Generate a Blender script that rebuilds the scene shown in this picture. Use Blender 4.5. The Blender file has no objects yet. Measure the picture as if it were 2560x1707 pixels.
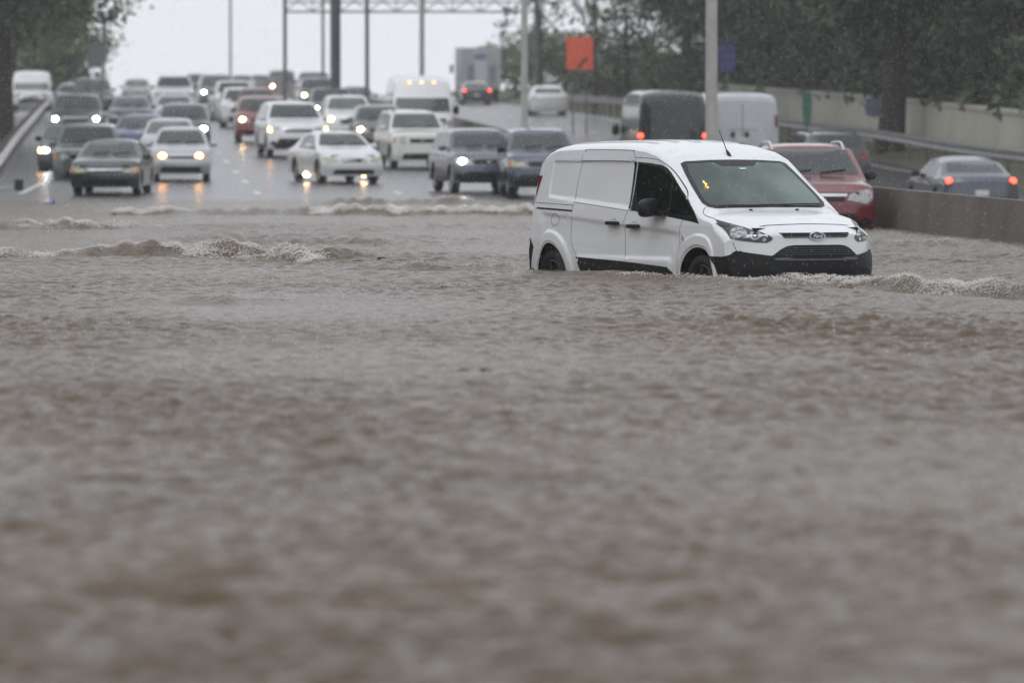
import bpy, bmesh, math, random
import numpy as np
from mathutils import Vector, Matrix
from mathutils.bvhtree import BVHTree

R = math.radians
random.seed(11)
rng = np.random.default_rng(11)
S = bpy.context.scene
COL = S.collection

# ---------------------------------------------------------------- camera, sky, light, exposure
FPX, HC, YH = 14580.0, 1.40, 355.0         # focal length in photo pixels, eye height over the flood, level line
cam_d = bpy.data.cameras.new('camera')
cam = bpy.data.objects.new('camera', cam_d)
COL.objects.link(cam)
cam_d.sensor_width = 36.0
cam_d.lens = FPX / 2560 * 36.0
cam_d.clip_start = 0.5
cam_d.clip_end = 4000
cam.location = (0, 0, HC)
cam.rotation_euler = (R(90) - math.atan((853.5 - YH) / FPX), 0, 0)
cam_d.dof.use_dof = True
cam_d.dof.focus_distance = 62.0
cam_d.dof.aperture_fstop = 2.9
S.camera = cam

SUN_EL, SUN_AZ = 58.0, 205.0
world = bpy.data.worlds.new('World')
S.world = world
world.use_nodes = True
wn, wl = world.node_tree.nodes, world.node_tree.links
wn.clear()
sky = wn.new('ShaderNodeTexSky'); sky.sky_type = 'NISHITA'; sky.sun_disc = False
sky.sun_elevation = R(SUN_EL); sky.sun_rotation = R(SUN_AZ)
sky.air_density = 2.0; sky.dust_density = 8.0; sky.ozone_density = 1.0
hs = wn.new('ShaderNodeHueSaturation'); hs.inputs['Saturation'].default_value = 0.10
cm = wn.new('ShaderNodeMix'); cm.data_type = 'RGBA'; cm.inputs[0].default_value = 0.90
cm.inputs[7].default_value = (7.62, 7.9, 8.4, 1)      # even overcast cloud
bg = wn.new('ShaderNodeBackground'); bg.inputs['Strength'].default_value = 0.128
wo = wn.new('ShaderNodeOutputWorld')
wl.new(sky.outputs[0], hs.inputs['Color']); wl.new(hs.outputs[0], cm.inputs[6])
wl.new(cm.outputs[2], bg.inputs['Color']); wl.new(bg.outputs[0], wo.inputs['Surface'])

sun_d = bpy.data.lights.new('sun', 'SUN'); sun_d.energy = 0.5; sun_d.angle = R(40); sun_d.color = (1, .97, .93)
sun = bpy.data.objects.new('sun', sun_d); COL.objects.link(sun)
sun.rotation_euler = (R(90 - SUN_EL), 0, R(180 - SUN_AZ))
S.view_settings.view_transform = 'Standard'
S.view_settings.look = 'None'
S.view_settings.exposure = 0.0
S.view_settings.gamma = 1.0
S.view_settings.use_curve_mapping = False
S.render.film_transparent = False
S.cycles.use_denoising = True
S.cycles.max_bounces = 8
S.cycles.volume_bounces = 1
S.cycles.transparent_max_bounces = 12
S.cycles.sample_clamp_indirect = 6.0

# ---------------------------------------------------------------- helpers: materials
MATS = {}
def mat(name, col=(.5, .5, .5), rough=.5, metal=0., spec=.5, coat=0., emit=None, es=0., vary=0., vscale=3., bump=0., bscale=40., col2=None, detail=4.):
    if name in MATS: return MATS[name]
    m = bpy.data.materials.new(name); m.use_nodes = True
    nt = m.node_tree; b = nt.nodes['Principled BSDF']
    b.inputs['Base Color'].default_value = (*col, 1)
    b.inputs['Roughness'].default_value = rough
    b.inputs['Metallic'].default_value = metal
    b.inputs['Specular IOR Level'].default_value = spec
    b.inputs['Coat Weight'].default_value = coat
    b.inputs['Coat Roughness'].default_value = .06
    if emit:
        b.inputs['Emission Color'].default_value = (*emit, 1); b.inputs['Emission Strength'].default_value = es
    tc = nt.nodes.new('ShaderNodeTexCoord')
    if vary or col2:
        n = nt.nodes.new('ShaderNodeTexNoise'); n.inputs['Scale'].default_value = vscale; n.inputs['Detail'].default_value = detail
        nt.links.new(tc.outputs['Object'], n.inputs['Vector'])
        rp = nt.nodes.new('ShaderNodeValToRGB')
        c2 = col2 if col2 else tuple(c * (1 - vary) for c in col)
        rp.color_ramp.elements[0].position = .35; rp.color_ramp.elements[1].position = .68
        rp.color_ramp.elements[0].color = (*c2, 1); rp.color_ramp.elements[1].color = (*col, 1)
        nt.links.new(n.outputs['Fac'], rp.inputs[0]); nt.links.new(rp.outputs[0], b.inputs['Base Color'])
    if bump:
        n2 = nt.nodes.new('ShaderNodeTexNoise'); n2.inputs['Scale'].default_value = bscale; n2.inputs['Detail'].default_value = 3
        nt.links.new(tc.outputs['Object'], n2.inputs['Vector'])
        bp = nt.nodes.new('ShaderNodeBump'); bp.inputs['Strength'].default_value = bump; bp.inputs['Distance'].default_value = .01
        nt.links.new(n2.outputs['Fac'], bp.inputs['Height']); nt.links.new(bp.outputs[0], b.inputs['Normal'])
    MATS[name] = m
    return m

def paint(name, col, metal=0.):
    return mat('paint ' + name, col, rough=.30, metal=metal, coat=.8, vary=.10, vscale=2.5, bump=.06, bscale=55)

M_black = mat('black plastic', (.010, .0105, .012), .5, spec=.3, bump=.08, bscale=60)
M_void = mat('wheel well black', (.006, .006, .006), .9)
M_tyre = mat('tyre rubber', (.014, .014, .014), .75, bump=.2, bscale=50)
M_rim = mat('alloy rim', (.34, .34, .35), .35, .8)
M_steel = mat('black steel rim', (.03, .03, .032), .5, .3)
M_glass = mat('tinted car glass', (.030, .036, .038), .08, spec=.6, vary=.35, vscale=2.2)
M_glass2 = mat('pale greenish car glass', (.10, .125, .12), .08, spec=.6, vary=.35, vscale=2.0)
M_lens = mat('headlight lens', (.45, .46, .46), .12, .35, vary=.4, vscale=14)
M_lensy = mat('yellowed headlight lens', (.42, .42, .28), .25, vary=.2, vscale=10)
M_amber = mat('amber lens', (.55, .18, .03), .2)
M_red = mat('red tail lens', (.15, .010, .010), .25)
M_redlit = mat('lit tail lamp', (.5, .02, .01), .3, emit=(1, .07, .035), es=6)
M_chrome = mat('chrome trim', (.6, .61, .62), .15, .95)
M_white_lit = mat('lit white headlamp', (1, 1, 1), .3, emit=(1, .97, .92), es=42)
M_blue_lit = mat('lit bluish headlamp', (1, 1, 1), .3, emit=(.75, .72, 1), es=22)
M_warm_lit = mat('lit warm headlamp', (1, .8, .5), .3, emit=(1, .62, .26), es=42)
M_orange_lit = mat('lit amber lamp', (1, .5, .1), .3, emit=(1, .42, .08), es=30)
M_dimamber = mat('glowing roof marker', (1, .5, .1), .3, emit=(1, .45, .15), es=3.5)

# ---------------------------------------------------------------- helpers: objects
def add(name, verts, faces, m, parent=None, smooth=None, mats=None, midx=None):
    me = bpy.data.meshes.new(name)
    me.from_pydata(verts if isinstance(verts, list) else verts.tolist(), [], faces if isinstance(faces, list) else faces.tolist())
    me.materials.append(m)
    if smooth is not None:
        me.polygons.foreach_set('use_smooth', np.ones(len(me.polygons), dtype=bool))
        if smooth < 180: me.set_sharp_from_angle(angle=R(smooth))
    me.update()
    o = bpy.data.objects.new(name, me); COL.objects.link(o)
    if parent: o.parent = parent
    return o

def addbm(name, bm, m, parent=None, smooth=None):
    me = bpy.data.meshes.new(name); bm.to_mesh(me); bm.free()
    me.materials.append(m)
    if smooth is not None:
        me.polygons.foreach_set('use_smooth', np.ones(len(me.polygons), dtype=bool))
        if smooth < 180: me.set_sharp_from_angle(angle=R(smooth))
    o = bpy.data.objects.new(name, me); COL.objects.link(o)
    if parent: o.parent = parent
    return o

def tag(o, label=None, cat=None, group=None, kind=None):
    if label: o['label'] = label
    if cat: o['category'] = cat
    if group: o['group'] = group
    if kind: o['kind'] = kind
    return o

def empty(name, loc, rz=0., pitch=0., label=None, cat=None, group=None):
    o = bpy.data.objects.new(name, None); COL.objects.link(o)
    o.empty_display_size = .2
    o.location = loc; o.rotation_euler = (0, pitch, rz)
    return tag(o, label, cat, group)

def box_bm(bm, c, s, rz=0., bev=0.):
    r = bmesh.ops.create_cube(bm, size=1, matrix=Matrix.Translation(c) @ Matrix.Rotation(rz, 4, 'Z') @ Matrix.Diagonal((*s, 1)))
    if bev:
        es = list({e for v in r['verts'] for e in v.link_edges})
        bmesh.ops.bevel(bm, geom=es, offset=bev, segments=2, affect='EDGES', profile=.6)
    return bm

def tube_bm(bm, pts, rad, seg=8, cap=True):
    pts = [Vector(p) for p in pts]
    rads = rad if isinstance(rad, (list, tuple)) else [rad] * len(pts)
    rings = []
    for i, p in enumerate(pts):
        d = (pts[min(i + 1, len(pts) - 1)] - pts[max(i - 1, 0)]).normalized()
        a = d.cross(Vector((0, 0, 1)) if abs(d.z) < .9 else Vector((1, 0, 0))).normalized(); b = d.cross(a)
        rings.append([bm.verts.new(p + (a * math.cos(t) + b * math.sin(t)) * rads[i]) for t in [2 * math.pi * k / seg for k in range(seg)]])
    for r0, r1 in zip(rings, rings[1:]):
        for k in range(seg): bm.faces.new((r0[k], r0[(k + 1) % seg], r1[(k + 1) % seg], r1[k]))
    if cap:
        bm.faces.new(rings[0][::-1]); bm.faces.new(rings[-1])
    return bm

def lathe_y(bm, prof, seg=28, c=(0, 0, 0)):
    """prof: list of (radius, y); revolve about the local y axis."""
    rings = []
    for r, y in prof:
        rings.append([bm.verts.new((c[0] + r * math.cos(2 * math.pi * k / seg), c[1] + y, c[2] + r * math.sin(2 * math.pi * k / seg))) for k in range(seg)])
    for r0, r1 in zip(rings, rings[1:]):
        for k in range(seg): bm.faces.new((r0[k], r0[(k + 1) % seg], r1[(k + 1) % seg], r1[k]))
    return bm

# ---------------------------------------------------------------- road: straight, turned 4 degrees left, climbing out of the dip
PY = [-60, 40, 62.8, 94, 120, 135, 141, 146, 157, 176, 190, 215, 250, 290, 350, 365, 400, 430, 460, 500, 600, 1000]
PZ = [-.55, -.50, -.43, -.30, -.17, -.06, 0, .08, .26, .57, .90, 1.38, 2.0, 2.7, 3.63, 3.85, 4.5, 4.85, 5.05, 5.05, 3.6, -6]
_yy = np.arange(-60, 1000, .5)
_zz = np.interp(_yy, PY, PZ)
_k = np.hanning(25); _k /= _k.sum()
_zz = np.convolve(np.pad(_zz, 12, mode='edge'), _k, 'valid')
def zroad(y): return float(np.interp(y, _yy, _zz))
SL = -.07
def rx(c, y): return c + SL * (y - 149)     # lane coordinate c (metres at y = 149) to world x
CB = 2.15                                   # median barrier, near face
def dip(c, y):                              # the far carriageway lies lower where it is flooded
    t = min(1, max(0, (c - CB) / 2.0)); u = 1 - min(1, max(0, (y - 146) / 22))
    return -.34 * t * t * (3 - 2 * t) * u * u * (3 - 2 * u)
def ground_z(x, y):
    c = x - SL * (y - 149)
    return zroad(y) + dip(c, y)
def at(px, D): return (px - 1280) / FPX * D

# ---------------------------------------------------------------- lofted vehicle bodies
def sstep(t): t = np.clip(t, 0, 1); return t * t * (3 - 2 * t)

class Body:
    def __init__(s, L, W, H, top, belt, tw, sill, arches, fa=(.22, 4), ra=(.15, 4), fset=None, rset=None, rc=.15, n=3., nx=64, ns=14, nc=8, disp=None, tprof=None, x0=None, x1=None, blend=.6):
        xr, xf = top[0][0], top[-1][0]
        tx, tz = zip(*top)
        xs = list(np.linspace(xr, xf, nx))
        for (ax, az, ar) in arches:
            xs += [ax + ar * math.cos(t) for t in np.linspace(0, math.pi, 18)] + [ax - ar - .004, ax + ar + .004]
        xs += list(tx)
        xs = np.unique(np.round(xs, 4)); keep = [xs[0]]
        for x in xs[1:]:
            if x - keep[-1] > .003: keep.append(x)
        xs = np.array(keep)
        fset = fset or [(.2, .06), (.45, 0), (.6, 0), (.95, .12)]
        rset = rset or [(.2, .05), (.5, 0), (.8, .02), (H, .25)]
        if tprof is None:
            tprof = [(0, .95), (.35, .985), (.55, 1), (belt * .9, .995), (belt, .97), (H, tw)]
        fz, fv = zip(*fset); rz, rv = zip(*rset); pz, pv = zip(*tprof)
        hw = W / 2
        def bend(x, y, z):
            q = np.abs(y) / hw
            wf = sstep((x - (xf - blend)) / blend); wr = sstep(((xr + blend) - x) / blend)
            return x - wf * (fa[0] * q ** fa[1] + np.interp(z, fz, fv)) + wr * (ra[0] * q ** ra[1] + np.interp(z, rz, rv))
        rings = []
        th = np.linspace(0, math.pi / 2, nc + 1)[1:]
        for x in xs:
            h = float(np.interp(x, tx, tz)); zb = sill
            for (ax, az, ar) in arches:
                if abs(x - ax) < ar: zb = max(zb, az + math.sqrt(ar * ar - (x - ax) ** 2))
            r = min(rc, (h - zb) * .45)
            z = np.linspace(zb, h - r, ns)
            y = hw * np.interp(z, pz, pv)
            if disp is not None: y = y + disp(x, z)
            ye = y[-1]
            yc = ye * np.cos(th) ** (2 / n); zc = h - r + r * np.sin(th) ** (2 / n)
            yc[-1] = 0
            Y = np.concatenate([y, yc]); Z = np.concatenate([z, zc])
            rings.append((x, Y, Z))
        J = ns + nc
        V = []; F = []
        def ringv(x, Y, Z):
            YY = np.concatenate([Y, -Y[:-1][::-1]]); ZZ = np.concatenate([Z, Z[:-1][::-1]])
            return np.stack([bend(np.full(len(YY), x), YY, ZZ), YY, ZZ], 1)
        for (x, Y, Z) in rings: V.append(ringv(x, Y, Z))
        m = 2 * J - 1
        for i in range(len(rings) - 1):
            for j in range(m - 1):
                a = i * m + j; F.append((a, a + 1, a + m + 1, a + m))
        base = len(rings) * m
        K = 18
        for (x, Y, Z), flip in ((rings[-1], False), (rings[0], True)):
            for k in range(K + 1):
                sc = 1 - 2 * k / K
                V.append(np.stack([bend(np.full(J, x), Y * sc, Z), Y * sc, Z], 1))
            for k in range(K):
                for j in range(J - 1):
                    a = base + k * J + j
                    F.append((a, a + J, a + J + 1, a + 1) if flip else (a, a + 1, a + J + 1, a + J))
            base += (K + 1) * J
        V = np.concatenate(V)
        bm = bmesh.new()
        vs = [bm.verts.new(v) for v in V]
        for f in F: bm.faces.new([vs[i] for i in f])
        bmesh.ops.remove_doubles(bm, verts=bm.verts, dist=.0006)
        bmesh.ops.dissolve_degenerate(bm, dist=.0004, edges=bm.edges)
        bmesh.ops.recalc_face_normals(bm, faces=bm.faces)
        s.bm = bm; s.bvh = BVHTree.FromBMesh(bm)
        s.L, s.W, s.H, s.top, s.belt, s.tw, s.sill, s.arches = L, W, H, top, belt, tw, sill, arches
    def top_at(s, x):
        tx, tz = zip(*s.top); return float(np.interp(x, tx, tz))

DIRS = {'F': Vector((-1, 0, 0)), 'B': Vector((1, 0, 0)), 'R': Vector((0, 1, 0)), 'L': Vector((0, -1, 0)), 'T': Vector((0, 0, -1)),
        'FR': Vector((-1, .7, 0)).normalized(), 'FL': Vector((-1, -.7, 0)).normalized()}
def basis(mode):
    d = DIRS[mode]
    if mode == 'T': return d, Vector((1, 0, 0)), Vector((0, 1, 0))
    if mode in 'FB': return d, Vector((0, 1, 0)), Vector((0, 0, 1))
    if mode in 'RL': return d, Vector((1, 0, 0)), Vector((0, 0, 1))
    u = Vector((-d.y, d.x, 0)) if mode == 'FR' else Vector((d.y, -d.x, 0))
    return d, u, Vector((0, 0, 1))

def cast(bvh, p2, mode, off):
    d, u, v = basis(mode)
    o = u * p2[0] + v * p2[1] - d * 6
    h = bvh.ray_cast(o, d)
    if h[0] is None:
        h = bvh.find_nearest(u * p2[0] + v * p2[1])
    n = h[1]
    if n.dot(d) > 0: n = -n
    w = (n * .5 - d * .5).normalized()
    return h[0] + w * off

def patch(name, bvh, polys, mode, m, parent, off=.005, step=.07, skirt=.02, smooth=40):
    """lay one or more 2-D outlines on a body as a thin raised panel with its own edge"""
    if not isinstance(polys[0][0], (list, tuple)): polys = [polys]
    d, u, v = basis(mode)
    bm = bmesh.new()
    for poly in polys:
        f = bm.faces.new([bm.verts.new((p[0], p[1], 0)) for p in poly])
    if len(polys) > 1: bmesh.ops.remove_doubles(bm, verts=bm.verts, dist=1e-5)
    bmesh.ops.triangulate(bm, faces=bm.faces)
    xs = [vv.co.x for vv in bm.verts]; ys = [vv.co.y for vv in bm.verts]
    for lo, hi, nrm in ((min(xs), max(xs), (1, 0, 0)), (min(ys), max(ys), (0, 1, 0))):
        nn = int((hi - lo) / step)
        for k in range(1, nn + 1):
            t = lo + (hi - lo) * k / (nn + 1)
            bmesh.ops.bisect_plane(bm, geom=bm.verts[:] + bm.edges[:] + bm.faces[:], dist=1e-5, plane_co=(nrm[0] * t, nrm[1] * t, 0), plane_no=nrm)
    for vv in bm.verts: vv.co = cast(bvh, (vv.co.x, vv.co.y), mode, off)
    if skirt:
        be = [e for e in bm.edges if len(e.link_faces) == 1]
        r = bmesh.ops.extrude_edge_only(bm, edges=be)
        for g in r['geom']:
            if isinstance(g, bmesh.types.BMVert): g.co += d * skirt
    bmesh.ops.recalc_face_normals(bm, faces=bm.faces)
    # outward
    s = sum(f.normal.dot(d) * f.calc_area() for f in bm.faces)
    if s > 0: bmesh.ops.reverse_faces(bm, faces=bm.faces)
    return addbm(name, bm, m, parent, smooth)

def strip(pts, w):
    """polyline to a list of thin quads (2-D)"""
    out = []
    for a, b in zip(pts, pts[1:]):
        dx, dy = b[0] - a[0], b[1] - a[1]; l = math.hypot(dx, dy) or 1
        nx, ny = -dy / l * w / 2, dx / l * w / 2
        ex, ey = dx / l * w * .3, dy / l * w * .3
        out.append([(a[0] + nx - ex, a[1] + ny - ey), (a[0] - nx - ex, a[1] - ny - ey), (b[0] - nx + ex, b[1] - ny + ey), (b[0] + nx + ex, b[1] + ny + ey)])
    return out
def curve2(pts, n=6, closed=False):
    """Catmull-Rom through 2-D points"""
    P = list(pts); N = len(P); out = []
    rngi = range(N) if closed else range(N - 1)
    for i in rngi:
        p0 = P[(i - 1) % N] if closed else P[max(i - 1, 0)]; p1 = P[i % N]; p2 = P[(i + 1) % N]
        p3 = P[(i + 2) % N] if closed else P[min(i + 2, N - 1)]
        for k in range(n):
            t = k / n
            out.append(tuple(.5 * (2 * p1[a] + (-p0[a] + p2[a]) * t + (2 * p0[a] - 5 * p1[a] + 4 * p2[a] - p3[a]) * t * t + (-p0[a] + 3 * p1[a] - 3 * p2[a] + p3[a]) * t ** 3) for a in (0, 1)))
    if not closed: out.append(tuple(P[-1]))
    return out
def rounded(poly, r=.03, n=4):
    out = []; N = len(poly)
    for i in range(N):
        p = Vector(poly[i]); a = (Vector(poly[i - 1]) - p); b = (Vector(poly[(i + 1) % N]) - p)
        ra = min(r, a.length * .45); rb = min(r, b.length * .45)
        A = p + a.normalized() * ra; B = p + b.normalized() * rb
        for k in range(n + 1):
            t = k / n; out.append(tuple(A * (1 - t) ** 2 + p * 2 * t * (1 - t) + B * t * t))
    return out
def ell(cx, cy, rx_, ry_, n=20): return [(cx + rx_ * math.cos(2 * math.pi * k / n), cy + ry_ * math.sin(2 * math.pi * k / n)) for k in range(n)]

# wheels share their meshes
WH = {}
def wheel_meshes(r, w, dark):
    k = (round(r, 3), dark)
    if k in WH: return WH[k]
    bm = bmesh.new()
    ri = r * .66
    lathe_y(bm, [(ri, -w / 2 + .02), (ri + .02, -w / 2), (r - .035, -w / 2), (r - .008, -w / 2 + .02), (r, -w / 2 + .05), (r, w / 2 - .05), (r - .008, w / 2 - .02), (r - .035, w / 2), (ri + .02, w / 2), (ri, w / 2 - .02)], 32)
    t = addbm('tyre', bm, M_tyre, None, 50)
    bm = bmesh.new()
    lathe_y(bm, [(ri + .002, -w / 2 + .02), (ri - .012, -w / 2 + .01), (ri - .03, -w / 2 + .03), (ri - .035, w / 2 - .02)], 32)
    ns = 7 if dark else 5
    for s in range(ns):
        a = 2 * math.pi * s / ns
        box_bm(bm, (math.cos(a) * ri * .52, -w / 2 + .045, math.sin(a) * ri * .52), (.001, .001, .001))
        bmesh.ops.create_cube(bm, size=1, matrix=Matrix.Rotation(-a, 4, 'Y') @ Matrix.Translation((ri * .52, -w / 2 + .04, 0)) @ Matrix.Diagonal((ri * .95, .03, ri * .26, 1)))
    lathe_y(bm, [(.001, -w / 2 + .012), (.05, -w / 2 + .015), (.065, -w / 2 + .05)], 20)
    lathe_y(bm, [(ri - .03, -w / 2 + .1), (.001, -w / 2 + .1)], 24)
    q = addbm('rim', bm, M_steel if dark else M_rim, None, 35)
    WH[k] = (t.data, q.data)
    bpy.data.objects.remove(t); bpy.data.objects.remove(q)
    return WH[k]

def wheels(parent, B, r, w=.21, dark=False, inset=.03):
    tm, rm = wheel_meshes(r, w, dark)
    for (ax, az, ar) in B.arches:
        for sd in (-1, 1):
            h = bpy.data.objects.new('wheel', tm); COL.objects.link(h); h.parent = parent
            h.location = (ax, sd * (B.W / 2 - inset - w / 2), r); h.rotation_euler = (0, 0, 0 if sd < 0 else math.pi)
            q = bpy.data.objects.new('rim', rm); COL.objects.link(q); q.parent = h
    bm = bmesh.new()
    x0, x1 = B.top[0][0] + .18, B.top[-1][0] - .2
    box_bm(bm, ((x0 + x1) / 2, 0, (B.sill + .02 + B.belt * .85) / 2), (x1 - x0, B.W - 2 * (inset + w + .03), B.belt * .85 - B.sill - .02))
    addbm('underbody', bm, M_void, parent)

def ellipsoid(name, c, s, m, parent, seg=14, power=.8):
    bm = bmesh.new()
    bmesh.ops.create_uvsphere(bm, u_segments=seg, v_segments=10, radius=1)
    for v in bm.verts:
        p = v.co
        for a in range(3):
            p[a] = math.copysign(abs(p[a]) ** power, p[a]) * s[a] + c[a]
    return addbm(name, bm, m, parent, 180)
# ---------------------------------------------------------------- the white van in the flood
HV_D, HV_X, HV_PSI = 62.8, 1.96, 30.6
HWX = 1.531
def hero_disp(x, z):
    y = np.zeros_like(z)
    for ax in (-HWX, HWX):                         # raised rings round the wheel arches
        r = np.hypot(x - ax, z - .345)
        y = y + .020 * sstep((.535 - r) / .035) * sstep((z - .2) / .1)
        y = y - .012 * sstep((.415 - r) / .02)
    if -1.95 < x < 1.5:                            # crease below the belt, sill flare
        zl = .945 - .062 * (x + .2)
        fade = sstep((x + 2.0) / .3) * sstep((1.25 - x) / .3)
        y = y - .020 * fade * sstep((zl + .03 - z) / .05) * sstep((z - zl + .36) / .3)
        mid = sstep((x + 1.0) / .12) * sstep((1.03 - x) / .1)
        y = y + .022 * mid * sstep((.625 - z) / .05)
    ins = sstep((x + 1.72 - .09 * sstep((1.36 - z) / .3) ) / .035) * sstep((.12 - x) / .02)
    zl2 = 1.185 - .075 * (x + 1.03) / 1.12 + .0
    y = y - .016 * ins * sstep((1.63 - z) / .03) * sstep((z - zl2) / .03)
    return y
hero_top = [(-2.16, 1.67), (-2.10, 1.735), (-2.0, 1.775), (-1.82, 1.805), (-1.5, 1.826), (-1.0, 1.838), (-.5, 1.845), (-.1, 1.842), (.25, 1.815), (.5, 1.77), (.66, 1.71), (.80, 1.62), (1.2, 1.345), (1.5, 1.135), (1.58, 1.11), (1.9, 1.055), (2.15, 1.0), (2.27, .965), (2.34, .93), (2.40, .88)]
HB = Body(4.6, 1.835, 1.845, hero_top, 1.10, .8, .26, [(-HWX, .345, .385), (HWX, .345, .385)], fa=(.36, 3.2), ra=(.22, 5),
          fset=[(.2, .10), (.34, .0), (.55, -.01), (.66, .0), (.86, .02), (.93, .06)], rset=[(.2, .02), (.5, 0), (.8, .05), (1.2, .09), (1.69, .23), (1.9, .30)],
          rc=.12, n=2.6, nx=190, ns=64, nc=12, disp=hero_disp, blend=.75,
          tprof=[(0, .93), (.3, .965), (.55, .995), (.75, 1), (.95, .995), (1.1, .968), (1.25, .935), (1.4, .905), (1.62, .867), (1.72, .843), (1.9, .79)])
M_vanw = mat('white van paint', (.74, .755, .775), .30, coat=.7, vary=.06, vscale=1.6, bump=.10, bscale=110)
M_seam = mat('panel gap', (.02, .02, .022), .8)
M_frit = mat('windscreen border', (.010, .011, .012), .3, spec=.35)
M_sideglass = mat('dark side glass', (.007, .011, .010), .06, spec=.4, vary=.5, vscale=3)
def glass_mix():
    m = bpy.data.materials.new('misted windscreen glass'); m.use_nodes = True
    nt = m.node_tree; N = nt.nodes; Lk = nt.links; N.clear()
    o = N.new('ShaderNodeOutputMaterial'); tr = N.new('ShaderNodeBsdfTransparent'); tr.inputs[0].default_value = (.60, .68, .655, 1)
    df = N.new('ShaderNodeBsdfDiffuse')
    tc = N.new('ShaderNodeTexCoord'); nz = N.new('ShaderNodeTexNoise'); nz.inputs['Scale'].default_value = 1.5; nz.inputs['Detail'].default_value = 3
    rp = N.new('ShaderNodeValToRGB'); rp.color_ramp.elements[0].color = (.13, .19, .18, 1); rp.color_ramp.elements[1].color = (.50, .62, .58, 1)
    Lk.new(tc.outputs['Object'], nz.inputs['Vector']); sx = N.new('ShaderNodeSeparateXYZ'); Lk.new(tc.outputs['Object'], sx.inputs[0]); ma = N.new('ShaderNodeMath'); ma.operation = 'MULTIPLY_ADD'; ma.inputs[1].default_value = .38; Lk.new(sx.outputs[1], ma.inputs[0]); Lk.new(nz.outputs['Fac'], ma.inputs[2])   # colour lightens towards the driver's side, painting in brighter sky reflection
    rp.color_ramp.elements[0].position = .33; rp.color_ramp.elements[1].position = .75; Lk.new(ma.outputs[0], rp.inputs[0]); Lk.new(rp.outputs[0], df.inputs[0])
    m1 = N.new('ShaderNodeMixShader'); m1.inputs[0].default_value = .30
    gl = N.new('ShaderNodeBsdfGlossy'); gl.inputs['Roughness'].default_value = .06; gl.inputs[0].default_value = (.9, .95, .94, 1)
    fr = N.new('ShaderNodeFresnel'); fr.inputs[0].default_value = 1.5
    m2 = N.new('ShaderNodeMixShader')
    Lk.new(tr.outputs[0], m1.inputs[1]); Lk.new(df.outputs[0], m1.inputs[2]); Lk.new(fr.outputs[0], m2.inputs[0])
    Lk.new(m1.outputs[0], m2.inputs[1]); Lk.new(gl.outputs[0], m2.inputs[2]); Lk.new(m2.outputs[0], o.inputs[0])
    return m
M_wind = glass_mix()

hero = empty('cargo_van', (HV_X, HV_D, -.43), R(HV_PSI - 90), 0, 'white cargo van with black bumper standing wheel-deep in brown flood water', 'van')
def sym(half):                               # outline given for y >= 0 from the top middle round to the bottom middle
    return [(y, z) for y, z in half] + [(-y, z) for y, z in half[::-1]]
W_O = [(.0, 1.64), (.30, 1.636), (.60, 1.622), (.665, 1.60), (.70, 1.50), (.735, 1.37), (.757, 1.25), (.765, 1.19), (.735, 1.15), (.66, 1.133), (.45, 1.138), (.0, 1.142)]
W_I = [(.0, 1.573), (.195, 1.575), (.285, 1.616), (.595, 1.605), (.655, 1.49), (.69, 1.36), (.712, 1.25), (.715, 1.205), (.69, 1.175), (.63, 1.162), (.43, 1.156), (.0, 1.158)]
SW = [(.055, 1.619), (.367, 1.606), (.632, 1.584), (.75, 1.55), (.833, 1.504), (1.061, 1.344), (1.241, 1.227), (1.40, 1.10), (1.53, .975), (1.40, .992), (1.2, 1.012), (.971, 1.035), (.390, 1.084), (.075, 1.100)]
G1 = [(.169, 1.588), (.365, 1.584), (.620, 1.551), (.776, 1.495), (.862, 1.44), (.885, 1.120), (.62, 1.10), (.390, 1.105), (.27, 1.17), (.20, 1.30), (.163, 1.50)]
G2 = [(.905, 1.42), (1.068, 1.31), (1.250, 1.20), (1.40, 1.07), (1.207, 1.060), (.925, 1.085)]
# cut the openings out of the shell
def inside(p, poly):
    c = False; n = len(poly)
    for i in range(n):
        x1, y1 = poly[i]; x2, y2 = poly[i - 1]
        if (y1 > p[1]) != (y2 > p[1]) and p[0] < (x2 - x1) * (p[1] - y1) / (y2 - y1) + x1: c = not c
    return c
def grow(poly, k):
    cx = sum(p[0] for p in poly) / len(poly); cy = sum(p[1] for p in poly) / len(poly)
    return [(cx + (p[0] - cx) * k, cy + (p[1] - cy) * k) for p in poly]
hbm = HB.bm.copy()
wi = grow(sym(W_I), 1.02)
kill = []
for f in hbm.faces:
    c = f.calc_center_median()
    if c.x > .7 and f.normal.x > .15 and inside((c.y, c.z), wi): kill.append(f)
bmesh.ops.delete(hbm, geom=kill, context='FACES')
addbm('body', hbm, M_vanw, hero, 28)
hb = HB.bvh
ws = patch('windshield', hb, sym(W_O), 'F', M_wind, hero, off=.002, step=.06, skirt=0)
O, I = sym(W_O), sym(W_I); n = len(O)
patch('windshield_border', hb, [[O[i], O[(i + 1) % n], I[(i + 1) % n], I[i]] for i in range(n) if (Vector(O[i]) - Vector(O[(i + 1) % n])).length > 1e-4], 'F', M_frit, ws, off=.005, step=.05, skirt=0)
bmx = bmesh.new()
tube_bm(bmx, [cast(hb, p, 'F', .022) for p in ((-.62, 1.150), (-.40, 1.155), (-.25, 1.150), (.05, 1.160), (.24, 1.150))], [.007, .009, .012, .009, .006], 6)
tube_bm(bmx, [cast(hb, p, 'F', .022) for p in ((.10, 1.157), (.40, 1.163), (.66, 1.165))], [.010, .009, .006], 6)
addbm('wiper', bmx, M_black, ws)
patch('toll_sticker', hb, [(-.012, 1.535), (.068, 1.537), (.068, 1.552), (-.012, 1.550)], 'F', mat('pale sticker', (.5, .68, .62), .5), ws, off=.009, skirt=0)
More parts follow.
